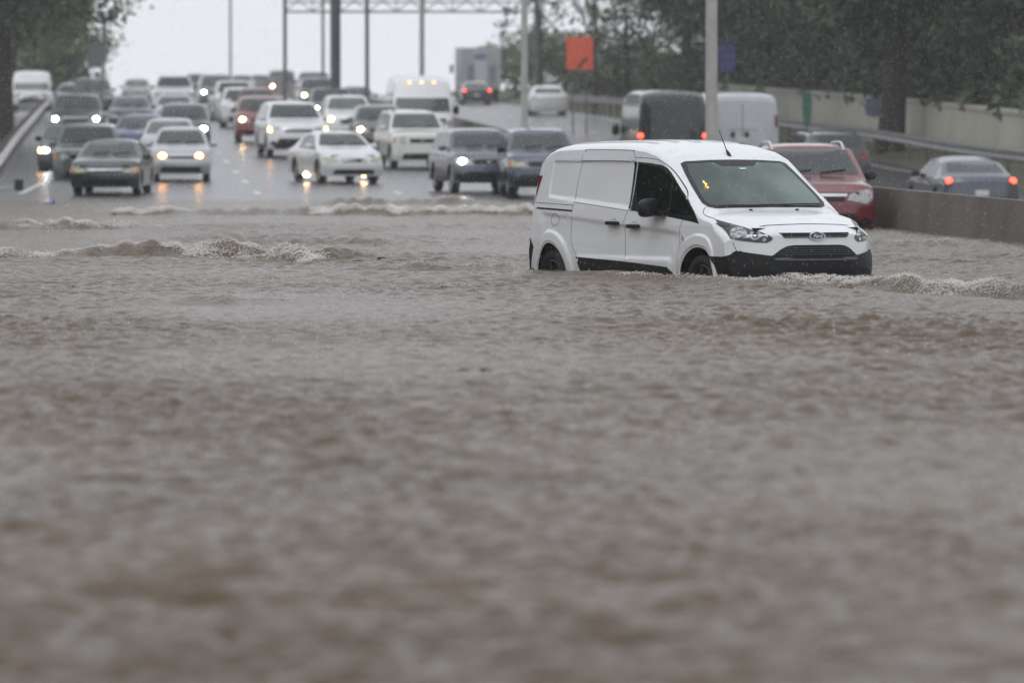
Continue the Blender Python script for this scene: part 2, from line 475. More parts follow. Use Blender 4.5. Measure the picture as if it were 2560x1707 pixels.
for sd, sgn in (('R', -1), ('L', 1)):
    fr = patch('side_window', hb, SW, sd, M_frit, hero, off=.002, step=.05, skirt=.012)
    patch('door_pane', hb, rounded(G1, .03), sd, M_sideglass, fr, off=.006, step=.08, skirt=.004)
    patch('quarter_pane', hb, rounded(G2, .02), sd, M_sideglass, fr, off=.006, step=.08, skirt=.004)
    patch('sill_trim', hb, [(-.93, .588), (.081, .556), (.93, .512), (1.04, .43), (1.05, .27), (-.80, .27), (-.84, .45)], sd, M_black, hero, off=.006, step=.12)
    patch('sliding_door_track', hb, [(-1.816, 1.116), (-1.066, 1.093), (-1.066, 1.075), (-1.815, 1.099)], sd, M_black, hero, off=.003, skirt=.006)
    for pl in ([(-1.013, 1.690), (-1.035, 1.55), (-1.062, 1.37), (-1.058, 1.16), (-1.066, 1.066), (-1.064, .81), (-1.02, .70), (-.93, .60)],
               [(-1.853, 1.166), (-1.055, 1.143)], [(-1.057, 1.178), (.075, 1.098)], [(-1.022, 1.627), (.045, 1.622)],
               [(-.963, 1.722), (-.908, 1.746), (-.049, 1.739), (.005, 1.73), (.025, 1.715), (.063, 1.668), (.25, 1.66), (.510, 1.643), (.64, 1.615), (.737, 1.579), (.86, 1.51), (.983, 1.429), (1.152, 1.312), (1.222, 1.245)],
               [(.078, 1.097), (.04, 1.0), (.027, .933), (.06, .75), (.085, .564)], [(1.215, 1.012), (1.175, .95), (1.158, .894), (1.160, .75), (1.150, .658), (1.125, .443)],
               [(.055, 1.62), (.063, 1.668)]):
        patch('panel_gap', hb, strip(curve2(pl, 4) if len(pl) > 2 else pl, .0055), sd, M_seam, hero, off=.0015, step=.15, skirt=0, smooth=None)
    patch('fuel_flap' if sgn < 0 else 'body_plug', hb, strip(ell(-1.42, .983, .085, .066, 24) + [(-1.335, .983)], .005), sd, M_seam, hero, off=.0015, step=.2, skirt=0, smooth=None)
    patch('marker_lamp', hb, ell(1.226, .818, .022, .026, 12), sd, M_chrome, hero, off=.006, skirt=.006)
    for x0, z0 in ((-.178, .961), (.247, .933)):
        b3 = bmesh.new()
        p = cast(hb, (x0, z0), sd, .0)
        box_bm(b3, (x0, p.y + sgn * .028, z0), (.235, .028, .040), 0, .012)
        for xx in (-.1, .1): box_bm(b3, (x0 + xx, p.y + sgn * .010, z0), (.035, .05, .034), 0, .008)
        h = addbm('door_handle', b3, M_black, hero, 40)
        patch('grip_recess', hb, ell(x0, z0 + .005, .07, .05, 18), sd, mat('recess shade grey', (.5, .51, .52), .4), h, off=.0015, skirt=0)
    # mirror
    b3 = bmesh.new()
    bmesh.ops.create_uvsphere(b3, u_segments=20, v_segments=12, radius=1)
    for v in b3.verts:
        p = v.co; q = [math.copysign(abs(p[a]) ** .62, p[a]) for a in range(3)]
        yy = q[1] * .125
        v.co = Vector((.70 + q[0] * .085 + .03 * q[1] * sgn, sgn * 1.02 + yy, 1.135 + q[2] * .098 - .012 * q[1] * sgn))
    box_bm(b3, (.80, sgn * .905, 1.075), (.16, .12, .05), 0, .012)
    addbm('side_mirror', b3, M_black, hero, 60)
    # headlights
    mode = 'FR' if sgn < 0 else 'FL'
    d, u, v_ = basis('FR')
    hl3 = [(1.719, -.842, 1.027), (1.922, -.755, .978), (2.05, -.69, .946), (2.128, -.636, .918), (2.228, -.572, .890), (2.309, -.530, .855), (2.328, -.505, .829), (2.323, -.527, .803), (2.308, -.570, .782), (2.256, -.666, .786), (2.15, -.80, .806), (2.074, -.868, .825), (1.994, -.868, .890), (1.907, -.862, .934), (1.80, -.868, .975)]
    f2 = lambda P: [(Vector(p).dot(u), p[2]) for p in P]
    hl = patch('headlight', hb, f2(hl3), mode, mat('smoked headlight housing', (.018, .019, .022), .12, spec=.5, coat=.3), hero, off=.004, step=.05, skirt=.015)
    M_refl = mat('headlight reflector', (.62, .63, .64), .16, .9, vary=.75, vscale=28)
    b1 = f2([(2.006, -.826, .903), (1.998, -.771, .936), (2.036, -.713, .944), (2.135, -.709, .904), (2.175, -.735, .860), (2.157, -.790, .838), (2.077, -.853, .837)])
    patch('reflector', hb, curve2(b1, 3, True), mode, M_refl, hl, off=.008, step=.03, skirt=.004)
    b2_ = f2([(2.174, -.688, .891), (2.186, -.643, .904), (2.239, -.610, .885), (2.275, -.625, .848), (2.252, -.671, .813), (2.222, -.712, .829)])
    patch('reflector', hb, curve2(b2_, 3, True), mode, M_refl, hl, off=.008, step=.03, skirt=.004)
    cx = sum(p[0] for p in b2_) / len(b2_); cz = sum(p[1] for p in b2_) / len(b2_)
    patch('projector', hb, ell(cx, cz, .028, .028), mode, M_frit, hl, off=.012, skirt=.004)
    patch('small_bulb', hb, ell(f2([(2.30, -.6, .8)])[0][0], .815, .02, .018), mode, M_refl, hl, off=.009, skirt=.003)
    patch('turn_reflector', hb, f2([(1.753, -.846, 1.012), (1.867, -.794, .985), (1.925, -.785, .962), (1.917, -.826, .947), (1.840, -.862, .968)]), mode, mat('dull red reflector', (.065, .026, .026), .2), hl, off=.007, skirt=.003)
    # tail lamp wraps round the rear corner
    patch('tail_light', hb, [(-2.0, 1.46), (-1.80, 1.46), (-1.865, 1.25), (-1.915, 1.05), (-1.935, .85), (-2.2, .85), (-2.15, 1.15)], sd, M_red, hero, off=.008, step=.08)
    # gap between bumper skin and wing, edge of the bonnet
    sm = f2([(1.428, -.760, 1.145), (1.450, -.80, 1.118), (1.50, -.835, 1.085), (1.567, -.846, 1.058), (1.719, -.842, 1.030)])
    patch('panel_gap', hb, strip(curve2(sm, 4), .006), mode, M_seam, hero, off=.002, step=.2, skirt=0, smooth=None)
    patch('panel_gap', hb, strip(f2([(2.080, -.862, .825), (2.105, -.85, .77), (2.135, -.829, .695)]), .006), mode, M_seam, hero, off=.002, step=.2, skirt=0, smooth=None)
hs_ = [(-.551, .952), (-.510, .955), (-.487, .960), (-.33, .967), (0, .974), (.33, .967), (.487, .960), (.551, .952)]
patch('bonnet_gap', hb, strip(curve2(hs_, 3), .0065), 'F', M_seam, hero, off=.002, step=.2, skirt=0, smooth=None)
# lower bumper of bare black plastic: front face and two corners
bp = [(-.83, .70), (-.723, .678), (-.53, .648), (-.512, .655), (-.430, .715), (-.36, .748), (-.28, .758), (.28, .758), (.36, .748), (.430, .715), (.512, .655), (.53, .648), (.723, .678), (.83, .70), (.86, .68), (.86, .27), (-.86, .27), (-.86, .68)]
M_bump = mat('bumper plastic', (.010, .011, .014), .42, spec=.3, vary=.4, vscale=5, bump=.08, bscale=60)
bu = patch('bumper', hb, bp, 'F', M_bump, hero, off=.012, step=.06, skirt=.03)
for sd in 'RL':
    patch('bumper_corner', hb, [(1.785, .64), (1.93, .638), (2.02, .640), (2.07, .652), (2.165, .70), (2.165, .27), (1.90, .27), (1.908, .36), (1.893, .45), (1.848, .55)], sd, M_bump, bu, off=.010, step=.06, skirt=.02)
    patch('rear_bumper', hb, [(-2.3, .80), (-1.90, .78), (-1.84, .682), (-1.885, .55), (-1.93, .40), (-1.94, .27), (-2.3, .27)], sd, M_bump, hero, off=.012, step=.08)
lg = [(-.500, .643), (-.435, .700), (-.385, .731), (-.31, .748), (.31, .748), (.385, .731), (.435, .700), (.500, .643), (.40, .648), (.25, .637), (-.25, .637), (-.40, .648)]
gr = patch('lower_grille', hb, lg, 'F', M_void, hero, off=.0145, step=.08, skirt=.0)
for zz in (.660, .683, .706, .729):
    w = .485 - (zz - .643) * 1.05
    patch('slat', hb, [(-w, zz - .004), (w, zz - .004), (w, zz + .004), (-w, zz + .004)], 'F', mat('grille slat', (.05, .052, .056), .3), gr, off=.022, step=.1, skirt=.012)
patch('bumper_ridge', hb, [(-.52, .622), (-.36, .630), (-.3, .612), (.3, .612), (.36, .630), (.52, .622), (.50, .603), (.3, .598), (-.3, .598), (-.50, .603)], 'F', mat('bumper ridge', (.09, .10, .115), .35), bu, off=.03, step=.08, skirt=.03)
patch('fog_recess', hb, [(-.80, .50), (-.60, .52), (-.58, .40), (-.78, .38)], 'F', M_void, bu, off=.0135, skirt=0)
patch('fog_recess', hb, [(.80, .50), (.60, .52), (.58, .40), (.78, .38)], 'F', M_void, bu, off=.0135, skirt=0)
ug = patch('upper_grille', hb, [(-.435, .884), (.435, .884), (.425, .868), (.38, .834), (-.38, .834)], 'F', M_void, hero, off=.006, step=.04, skirt=.006)
patch('bar', hb, [(-.40, .850), (.40, .850), (.39, .838), (-.39, .838)], 'F', mat('grille bar', (.045, .045, .05), .25, coat=.5), ug, off=.012, step=.08, skirt=.01)
em = patch('emblem', hb, ell(0, .848, .100, .040, 32), 'F', M_chrome, hero, off=.020, step=.05, skirt=.018, smooth=30)
patch('emblem_field', hb, ell(0, .848, .091, .033, 32), 'F', mat('emblem blue', (.012, .022, .07), .2, coat=.6), em, off=.0225, step=.05, skirt=.002, smooth=30)
def text_mesh(name, body, size, m, parent, mw, shear=0., bold=0., depth=.001):
    cu = bpy.data.curves.new(name, 'FONT'); cu.body = body; cu.size = size; cu.shear = shear; cu.offset = bold
    cu.align_x = 'CENTER'; cu.align_y = 'CENTER'; cu.extrude = depth
    t = bpy.data.objects.new('text_source', cu); COL.objects.link(t)
    bpy.context.view_layer.update()
    me = bpy.data.meshes.new_from_object(t.evaluated_get(bpy.context.evaluated_depsgraph_get()))
    bpy.data.objects.remove(t)
    me.transform(mw); me.materials.clear(); me.materials.append(m)
    o = bpy.data.objects.new(name, me); COL.objects.link(o); o.parent = parent
    return o
ex = cast(hb, (0, .848), 'F', .0).x
tm = Matrix(((0, 0, 1, ex + .0255), (1, 0, 0, 0), (0, 1, 0, .848), (0, 0, 0, 1)))
text_mesh('emblem_lettering', 'Ford', .056, mat('emblem silver', (.8, .81, .82), .25), em, tm, .32, .0006)
# aerial, washer jets, roof ribs
b3 = bmesh.new(); p = cast(hb, (.70, 0), 'T', 0)
tube_bm(b3, [p + Vector((0, 0, -.01)), p + Vector((-.02, 0, .025)), p + Vector((-.055, 0, .055))], [.026, .018, .010], 10)
tube_bm(b3, [p + Vector((-.05, 0, .05)), p + Vector((-.20, 0, .265))], [.006, .004], 6)
addbm('aerial', b3, M_black, hero, 60)
for yy in (-.29, .29):
    b3 = bmesh.new(); p = cast(hb, (1.57, yy), 'T', 0); box_bm(b3, p + Vector((0, 0, .006)), (.035, .03, .018), 0, .005)
    addbm('washer_jet', b3, M_black, hero)
for yy in (-.50, -.25, 0, .25, .50):
    patch('roof_rib', hb, [(-1.85, yy - .022), (.05, yy - .022), (.10, yy), (.05, yy + .022), (-1.85, yy + .022)], 'T', M_vanw, hero, off=.010, step=.2, skirt=.014)
wheels(hero, HB, .33, .21, True, .035)
# cab interior
b3 = bmesh.new(); box_bm(b3, (1.22, 0, 1.03), (.5, 1.5, .13), 0, .04); addbm('dashboard', b3, mat('dash grey', (.07, .075, .075), .6), hero, 40)
b3 = bmesh.new(); box_bm(b3, (.02, 0, 1.15), (.03, 1.54, 1.05)); addbm('partition', b3, mat('partition grey', (.72, .76, .75), .7), hero)
b3 = bmesh.new(); box_bm(b3, (.7, 0, .55), (1.3, 1.5, .06)); addbm('cab_floor', b3, M_void, hero)
for yy in (-.40, .40):
    b3 = bmesh.new()
    bmesh.ops.create_cube(b3, size=1, matrix=Matrix.Translation((.32, yy, 1.08)) @ Matrix.Rotation(R(-14), 4, 'Y') @ Matrix.Diagonal((.16, .50, .68, 1)))
    box_bm(b3, (.22, yy, 1.50), (.09, .27, .18)); box_bm(b3, (.55, yy, .78), (.5, .5, .16))
    bmesh.ops.bevel(b3, geom=b3.edges[:], offset=.035, segments=2, affect='EDGES')
    addbm('seat', b3, mat('seat cloth', (.018, .02, .021), .85), hero, 60)
b3 = bmesh.new()
tube_bm(b3, [Vector((.93 + .07 * math.sin(t), .40 + .19 * math.cos(t), 1.15 + .17 * math.sin(t))) for t in [2 * math.pi * k / 20 for k in range(21)]], .016, 6)
tube_bm(b3, [(.93, .22, 1.15), (.93, .58, 1.15)], .018, 6); tube_bm(b3, [(.93, .4, 1.15), (1.15, .4, 1.03)], .03, 6)
addbm('steering_wheel', b3, M_black, hero, 60)
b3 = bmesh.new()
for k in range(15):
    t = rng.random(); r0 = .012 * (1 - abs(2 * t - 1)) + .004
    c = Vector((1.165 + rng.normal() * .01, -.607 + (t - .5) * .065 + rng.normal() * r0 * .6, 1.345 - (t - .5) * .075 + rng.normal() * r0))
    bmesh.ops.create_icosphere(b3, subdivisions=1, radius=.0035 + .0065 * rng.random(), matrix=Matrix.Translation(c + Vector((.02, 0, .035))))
addbm('amber_glint', b3, mat('amber glint glow', (.8, .5, .1), .4, emit=(1, .6, .15), es=1.9), hero)  # glowing beads standing in for an amber reflection, no lamp on the dash
# ---------------------------------------------------------------- other vehicles
# outline of the roof and bonnet as fractions of length and height; i0, i1 = windscreen foot and head; r0, r1 = rear glass foot and head
PROF = {
 'sedan': dict(p=[(-.5, .60), (-.475, .68), (-.36, .715), (-.22, .93), (-.08, 1.0), (.06, .985), (.25, .70), (.41, .63), (.475, .55), (.5, .46)], ws=(6, 5), rw=(2, 3), belt=.64, tw=.70, fset=.10),
 'hatch': dict(p=[(-.5, .55), (-.485, .68), (-.40, .94), (-.22, .99), (-.05, 1.0), (.08, .975), (.29, .67), (.42, .60), (.48, .52), (.5, .43)], ws=(6, 5), rw=(1, 2), belt=.62, tw=.74, fset=.10),
 'suv': dict(p=[(-.5, .58), (-.485, .70), (-.43, .95), (-.30, .99), (-.05, 1.0), (.08, .975), (.25, .69), (.42, .625), (.485, .55), (.5, .44)], ws=(6, 5), rw=(1, 2), belt=.64, tw=.76, fset=.08),
 'boxy': dict(p=[(-.5, .60), (-.492, .66), (-.46, .95), (-.36, .995), (-.05, 1.0), (.10, .97), (.21, .68), (.45, .635), (.49, .60), (.5, .48)], ws=(6, 5), rw=(1, 2), belt=.64, tw=.80, fset=.03),
 'minivan': dict(p=[(-.5, .55), (-.485, .70), (-.45, .95), (-.3, .99), (-.05, 1.0), (.10, .96), (.33, .62), (.43, .56), (.485, .49), (.5, .40)], ws=(6, 5), rw=(1, 2), belt=.58, tw=.78, fset=.08),
 'pickup': dict(p=[(-.5, .60), (-.495, .63), (-.17, .64), (-.14, .94), (-.06, 1.0), (.07, .985), (.19, .69), (.43, .64), (.49, .585), (.5, .48)], ws=(6, 5), rw=(2, 3), belt=.64, tw=.78, fset=.04),
 'van': dict(p=[(-.5, .90), (-.492, .95), (-.46, .985), (-.3, 1.0), (.10, 1.0), (.22, .985), (.30, .93), (.37, .72), (.425, .50), (.475, .42), (.5, .33)], ws=(8, 7), rw=(0, 1), belt=.50, tw=.88, fset=.06),
}
def vehicle(name, kind, label, cat, px, D, psi, W, L, H, pm, lamps=None, lit='both', glass=None, x=None, z=None, wr=.33, group='cars queuing down to the flood', face='front', lens=None, dark_low=True, bars=0, rails=False, grille='slot', taillit=False, mirror=None, plate=False, glint=None, turn=None, clad=False, lampk=1., lx=.74, tz=None, glint_z=.215):
    P = PROF[kind]; glass = glass or M_glass
    top = [(a * L, b * H) for a, b in P['p']]
    wb = L * .59; fo = L * (.015 if kind != 'van' else .03)
    ar = wr + .065
    belt = P['belt'] * H
    hw = W / 2
    if kind == 'van':
        tp = [(0, .95), (.4, .99), (.7, 1), (belt, .985), (H * .8, .95), (H, P['tw'])]
    else:
        tp = [(0, .94), (.35, .985), (.55, 1), (belt * .92, .995), (belt, .965), (H, P['tw'] - .03)]
    B = Body(L, W, H, top, belt, P['tw'], .21 if kind in ('sedan', 'hatch') else .27, [(-wb / 2 + fo, wr, ar), (wb / 2 + fo, wr, ar)],
             fa=(.24, 3.2), ra=(.16, 4), fset=[(.2, .07), (.42, 0), (.52, 0), (P['p'][-1][1] * H + .15, P['fset'])], rset=[(.2, .05), (.5, 0), (.75, .02), (H, .05 if kind in ('van', 'sedan', 'pickup') else .18)],
             rc=.13 if kind != 'van' else .2, n=3.0, nx=40, ns=12, nc=6, tprof=tp)
    X = at(px, D) if x is None else x
    slope = (zroad(D + 1) - zroad(D - 1)) / 2
    Z = ground_z(X, D) if z is None else z
    away = math.cos(R(psi)) < 0
    root = empty(name, (X, D, Z), R(psi - 90), math.atan(-slope if away else slope), label, cat, group)
    bv = B.bvh
    addbm('body', B.bm, pm, root, 32)
    # windscreen
    a, b = P['ws']; zlo, zhi = top[a][1] + .025, top[b][1] - .055
    twz = lambda zz: np.interp(zz, *zip(*tp)) * hw
    yb, yt = twz(zlo) - .07, twz(zhi) - .10
    ws = patch('windshield', bv, rounded([(-yb, zlo), (yb, zlo), (yt, zhi), (-yt, zhi)], .07), 'F', glass, root, off=.004, step=.12, skirt=.006)
    bmx = bmesh.new()
    for y0 in (-.45, .15): tube_bm(bmx, [cast(bv, (y0 * hw, zlo + .02), 'F', .02), cast(bv, (y0 * hw + .45 * hw, zlo + .07), 'F', .02)], .010, 5)
    addbm('wiper', bmx, M_black, ws)
    a, b = P['rw']; zlo, zhi = top[a][1] + .04, top[b][1] - .05
    if kind == 'van': zlo, zhi = H * .50, H * .76
    if kind in ('suv', 'hatch', 'boxy', 'minivan'): zhi = H * .90
    yb, yt = twz(zlo) - .10, twz(zhi) - .10
    if kind != 'van' or face == 'vanrear':
        patch('rear_window', bv, rounded([(-yb, zlo), (yb, zlo), (yt, zhi), (-yt, zhi)], .06), 'B', glass, root, off=.004, step=.14, skirt=.006)
    # side glass, cut at the pillars
    xa = top[P['ws'][0]][0]; xr = top[P['rw'][0]][0] if kind in ('sedan', 'pickup') else top[2][0]
    def topz(xx): return B.top_at(xx) - (.115 if kind != 'van' else .30)
    segs = {'sedan': [(-.20, -.01), (.005, .22)], 'hatch': [(-.38, -.26), (-.24, -.02), (0, .25)], 'suv': [(-.42, -.27), (-.25, -.03), (-.01, .22)], 'boxy': [(-.45, -.27), (-.25, -.03), (-.01, .19)],
            'minivan': [(-.44, -.25), (-.23, 0), (.02, .28)], 'pickup': [(-.13, -.02), (0, .17)], 'van': [(.17, .36)]}[kind]
    for sd in 'RL':
        for s0, s1 in segs:
            x0, x1 = s0 * L, s1 * L
            pts = [(x0, belt + .02)]
            tops = [(xx, min(topz(xx), H * (.80 if kind == 'van' else .94))) for xx in np.linspace(x0 + .02, x1, 9)]
            tops = [(q, max(zz, belt + .03)) for q, zz in tops]
            patch('side_window', bv, [(x0, belt + .02)] + tops + [(x1 + .01, belt + .02)], sd, glass, root, off=.004, step=.2, skirt=.006)
        sg = -1 if sd == 'R' else 1
        mz = belt + .09
        mx = xa - .10 * L * (1 if kind != 'van' else .3)
        my = twz(mz)
        ellipsoid('side_mirror', (mx, sg * (my + .13), mz), (.07, .11, .075 if kind != 'van' else .16), mirror or (pm if kind != 'pickup' else M_black), root)
        for hx in ((-.12, .08) if kind not in ('pickup', 'van') else (.06,)):
            pp = cast(bv, (hx * L, belt - .10), sd, .012); b3 = bmesh.new(); box_bm(b3, pp, (.18, .03, .03), 0, .008); addbm('door_handle', b3, pm if kind != 'van' else M_black, root)
    # front lamps
    zl = H * {'sedan': .455, 'hatch': .47, 'suv': .50, 'boxy': .50, 'minivan': .46, 'pickup': .50, 'van': .34}[kind]
    lh = H * (.055 if kind not in ('boxy', 'van', 'pickup') else .06)
    lm = lens or M_lens
    for sg in (-1, 1):
        sd = 'R' if sg < 0 else 'L'
        if kind == 'boxy':
            pl = ell(sg * hw * .66, zl, .10, .10, 18)
        else:
            pl = rounded([(sg * hw * .50, zl - lh * .55), (sg * hw * .86, zl - lh * .95 * lampk), (sg * hw * .97, zl), (sg * hw * .93, zl + lh * 1.1 * lampk), (sg * hw * .56, zl + lh * .45)], .03)
        h = patch('headlight', bv, pl, 'F', lm, root, off=.007, step=.1, skirt=.012)
        if lamps and lit in ('both', sd):
            c = cast(bv, (sg * hw * (lx if kind != 'boxy' else .66), zl + .005), 'F', .03)
            bl = bmesh.new(); rr = .085 if kind != 'van' else .10
            bmesh.ops.create_uvsphere(bl, u_segments=12, v_segments=8, radius=1, matrix=Matrix.Translation(c) @ Matrix.Diagonal((.04, rr * 1.1, rr * .8, 1)))
            addbm('lamp', bl, lamps, h, 180)
        if turn or kind in ('boxy',):
            patch('turn_lamp', bv, [(sg * hw * .87, zl - lh * .7), (sg * hw * .97, zl - lh * .5), (sg * hw * .96, zl + lh * .7), (sg * hw * .90, zl + lh * .8)], 'F', turn or M_amber, h, off=.012, step=.1, skirt=.01)
        if glint:  # added glowing spots standing in for headlamp reflections on the wet road
            c = cast(bv, (sg * hw * (.62 if glint_z > .2 else .46), H * glint_z), 'F', .025); bl = bmesh.new()
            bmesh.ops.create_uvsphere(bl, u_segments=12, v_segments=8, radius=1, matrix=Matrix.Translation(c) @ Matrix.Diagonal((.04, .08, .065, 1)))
            addbm('fog_lamp_or_glint', bl, glint, root, 180)
    gz0, gz1 = zl - H * .045, zl + H * .03
    gw = hw * .46
    if grille == 'slot':
        g = patch('grille', bv, rounded([(-gw, gz1), (gw, gz1), (gw * .9, gz0), (-gw * .9, gz0)], .03), 'F', M_black, root, off=.006, step=.15, skirt=.01)
        patch('badge', bv, ell(0, (gz0 + gz1) / 2, .055, .04, 14), 'F', mat('dull badge', (.25, .25, .26), .45, .5), g, off=.018, skirt=.012)
    elif grille == 'seven':
        g = patch('grille', bv, [(-gw, gz1 + .07), (gw, gz1 + .07), (gw, gz0 - .03), (-gw, gz0 - .03)], 'F', pm, root, off=.006, step=.15, skirt=.01)
        for k in range(7):
            y0 = (k - 3) * gw * .27
            patch('slot', bv, rounded([(y0 - .028, gz0 - .01), (y0 + .028, gz0 - .01), (y0 + .028, gz1 + .05), (y0 - .028, gz1 + .05)], .015), 'F', M_void, g, off=.010, step=.2, skirt=.003)
    elif grille == 'big':
        g = patch('grille', bv, rounded([(-gw, gz1 + .05), (gw, gz1 + .05), (gw * .85, gz0 - .10), (-gw * .85, gz0 - .10)], .04), 'F', M_black, root, off=.006, step=.15, skirt=.01)
        patch('bar', bv, [(-gw, gz1 + .02), (gw, gz1 + .02), (gw, gz1 - .02), (-gw, gz1 - .02)], 'F', M_chrome, g, off=.016, step=.2, skirt=.01)
    elif grille == 'chrome':
        g = patch('grille', bv, [(-gw, gz1), (gw, gz1), (gw, gz0), (-gw, gz0)], 'F', M_black, root, off=.006, step=.15, skirt=.01)
        patch('chrome_trim', bv, [(-hw * .52, gz1), (hw * .52, gz1), (hw * .5, gz1 - .045), (-hw * .5, gz1 - .045)], 'F', M_chrome, g, off=.014, step=.12, skirt=.01)
    lz0, lz1 = max(.24, H * .16), H * .275
    patch('lower_intake', bv, rounded([(-hw * .62, lz1), (hw * .62, lz1), (hw * .70, lz0 + .02), (-hw * .70, lz0 + .02)], .04), 'F', M_black, root, off=.006, step=.15, skirt=.01)
    if clad:
        cl = patch('bumper_cladding', bv, [(-hw * .80, B.sill + .01), (hw * .80, B.sill + .01), (hw * .78, H * .24), (hw * .62, H * .345), (-hw * .62, H * .345), (-hw * .78, H * .24)], 'F', M_black, root, off=.010, step=.12, skirt=.02)
        for sg in (-1, 1):
            patch('fog_lamp_or_glint', bv, ell(sg * hw * .83, H * .26, .085, .07, 16), 'F', M_void, root, off=.012, step=.1, skirt=.01)
    if plate:
        patch('licence_plate', bv, [(-.16, lz1 + .02), (.16, lz1 + .02), (.16, lz1 - .10), (-.16, lz1 - .10)], 'F', mat('pale plate', (.55, .56, .56), .5), root, off=.02, step=.2, skirt=.01)
    if dark_low:
        for sd in 'RL':
            patch('sill_trim', bv, [(-wb / 2 + fo + ar + .03, B.sill + .13), (wb / 2 + fo - ar - .03, B.sill + .13), (wb / 2 + fo - ar - .03, B.sill + .005), (-wb / 2 + fo + ar + .03, B.sill + .005)], sd, M_black, root, off=.006, step=.3, skirt=.01)
    # tail lamps
    tz = tz or {'sedan': (.56, .66), 'hatch': (.50, .66), 'suv': (.52, .66), 'boxy': (.50, .64), 'minivan': (.48, .66), 'pickup': (.42, .60), 'van': (.33, .46)}[kind]
    for sg in (-1, 1):
        if face in ('rear', 'vanrear'):
            pl = [(sg * hw * (.66 if kind != 'van' else .88), tz[0] * H), (sg * hw * .965, tz[0] * H), (sg * hw * .955, tz[1] * H), (sg * hw * (.74 if kind != 'van' else .88), tz[1] * H)]
        else: pl = [(sg * hw * .74, tz[0] * H), (sg * hw * .95, tz[0] * H), (sg * hw * .93, tz[1] * H), (sg * hw * .78, tz[1] * H)]
        t = patch('tail_light', bv, pl, 'B', M_red, root, off=.007, step=.1, skirt=.012)
        if taillit:
            c = cast(bv, (sg * hw * (.84 if kind != 'van' else .92), (tz[0] * .55 + tz[1] * .45) * H), 'B', .02)
            bl = bmesh.new(); bmesh.ops.create_uvsphere(bl, u_segments=12, v_segments=8, radius=1, matrix=Matrix.Translation(c) @ Matrix.Diagonal((.04, .085, .07, 1)))
            addbm('lamp', bl, M_redlit, t, 180)
    if face == 'rear':
        patch('licence_plate', bv, [(-.16, .46 * H), (.16, .46 * H), (.16, .46 * H - .13), (-.16, .46 * H - .13)], 'B', mat('pale plate', (.55, .56, .56), .5), root, off=.01, skirt=.01)
        patch('rear_bumper', bv, [(-hw * .9, .30 * H), (hw * .9, .30 * H), (hw * .9, .19 * H), (-hw * .9, .19 * H)], 'B', M_black if kind == 'suv' else pm, root, off=.012, step=.1)
    if rails:
        for sg in (-1, 1):
            zr_ = [(tx_, B.top_at(tx_)) for tx_ in np.linspace(-.36 * L, .02 * L, 8)]
            bmx = bmesh.new(); ys = sg * (P['tw'] * hw - .12)
            tube_bm(bmx, [(zr_[0][0] - .10, ys, zr_[0][1] - .05)] + [(q, ys, zz + .022) for q, zz in zr_] + [(zr_[-1][0] + .22, ys, zr_[-1][1] - .035), (zr_[-1][0] + .36, ys, zr_[-1][1] - .10)], .020, 8)
            addbm('roof_rail', bmx, M_chrome if rails == 'chrome' else M_black, root, 60)
    wheels(root, B, wr, .20, False, .03)
    root['_b'] = 0; del root['_b']
    return root, B, tp

SILVER = paint('silver', (.42, .43, .45), .35); WHITE = paint('white', (.66, .67, .68)); DULLW = paint('dull white', (.46, .47, .49)); DARKV = paint('soot grey', (.035, .036, .040), .2); OFFW = paint('ivory white', (.66, .67, .62))
DGREY = paint('dark grey', (.040, .043, .048), .4); BLACK = paint('black', (.018, .019, .021)); GREY = paint('mid grey', (.085, .088, .095), .4)
BLUE = paint('slate blue', (.052, .066, .105), .35); DBLUE = paint('navy blue', (.030, .036, .055), .35); RBLUE = paint('royal blue', (.045, .062, .15), .5)
RED = paint('dark red', (.16, .010, .014), .1); BRED = paint('bright red', (.135, .004, .008)); GREEN = paint('grey green', (.12, .135, .13), .5)
BEIGE = paint('beige', (.34, .33, .30), .3); SKY = paint('pale blue', (.34, .39, .45), .2); LGREY = paint('pale grey blue', (.085, .097, .125), .35)

# front rank, just above the water
vehicle('sedan', 'sedan', 'dark charcoal sedan with yellowed headlights nosing into the water edge', 'car', 283, 147.2, -2, 1.74, 4.35, 1.37, DGREY, lens=M_lensy, turn=M_amber, dark_low=False, wr=.30, grille='chrome')
vehicle('suv', 'boxy', 'dark grey boxy off-roader with seven-slot grille and round headlights', 'suv', 222, 164.5, 2, 1.84, 4.4, 1.80, GREEN, grille='seven', z=.12, wr=.36)
vehicle('hatchback', 'hatch', 'small silver hatchback with two amber lamps glowing, front of its lane', 'car', 453, 162, 3, 1.66, 4.1, 1.48, SILVER, lamps=M_orange_lit, lx=.60, grille='chrome')
vehicle('sedan', 'sedan', 'old white sedan angled across the lane, right flank showing, two low fog spots of wet-road reflection', 'car', 838, 159.5, 15.5, 1.70, 4.45, 1.41, WHITE, lens=M_lensy, glint=M_warm_lit, glint_z=.135, dark_low=False, wr=.31)
vehicle('suv', 'boxy', 'ivory white older suv with roof rails behind the white sedan', 'suv', 1030, 178, 9, 1.78, 4.6, 1.75, OFFW, glass=M_glass2, rails='black', turn=M_amber, wr=.36)
vehicle('suv', 'suv', 'grey-blue compact suv with one thin white headlight strip lit', 'suv', 1188, 149, 10, 1.78, 4.3, 1.62, LGREY, lamps=M_white_lit, lit='R', wr=.34, clad=True)
vehicle('suv', 'suv', 'slate blue suv at the water edge, half hidden by the white van', 'suv', 1345, 144.6, 4, 1.80, 4.55, 1.68, BLUE, turn=M_amber, lens=M_lensy, mirror=M_black, wr=.34, clad=True)
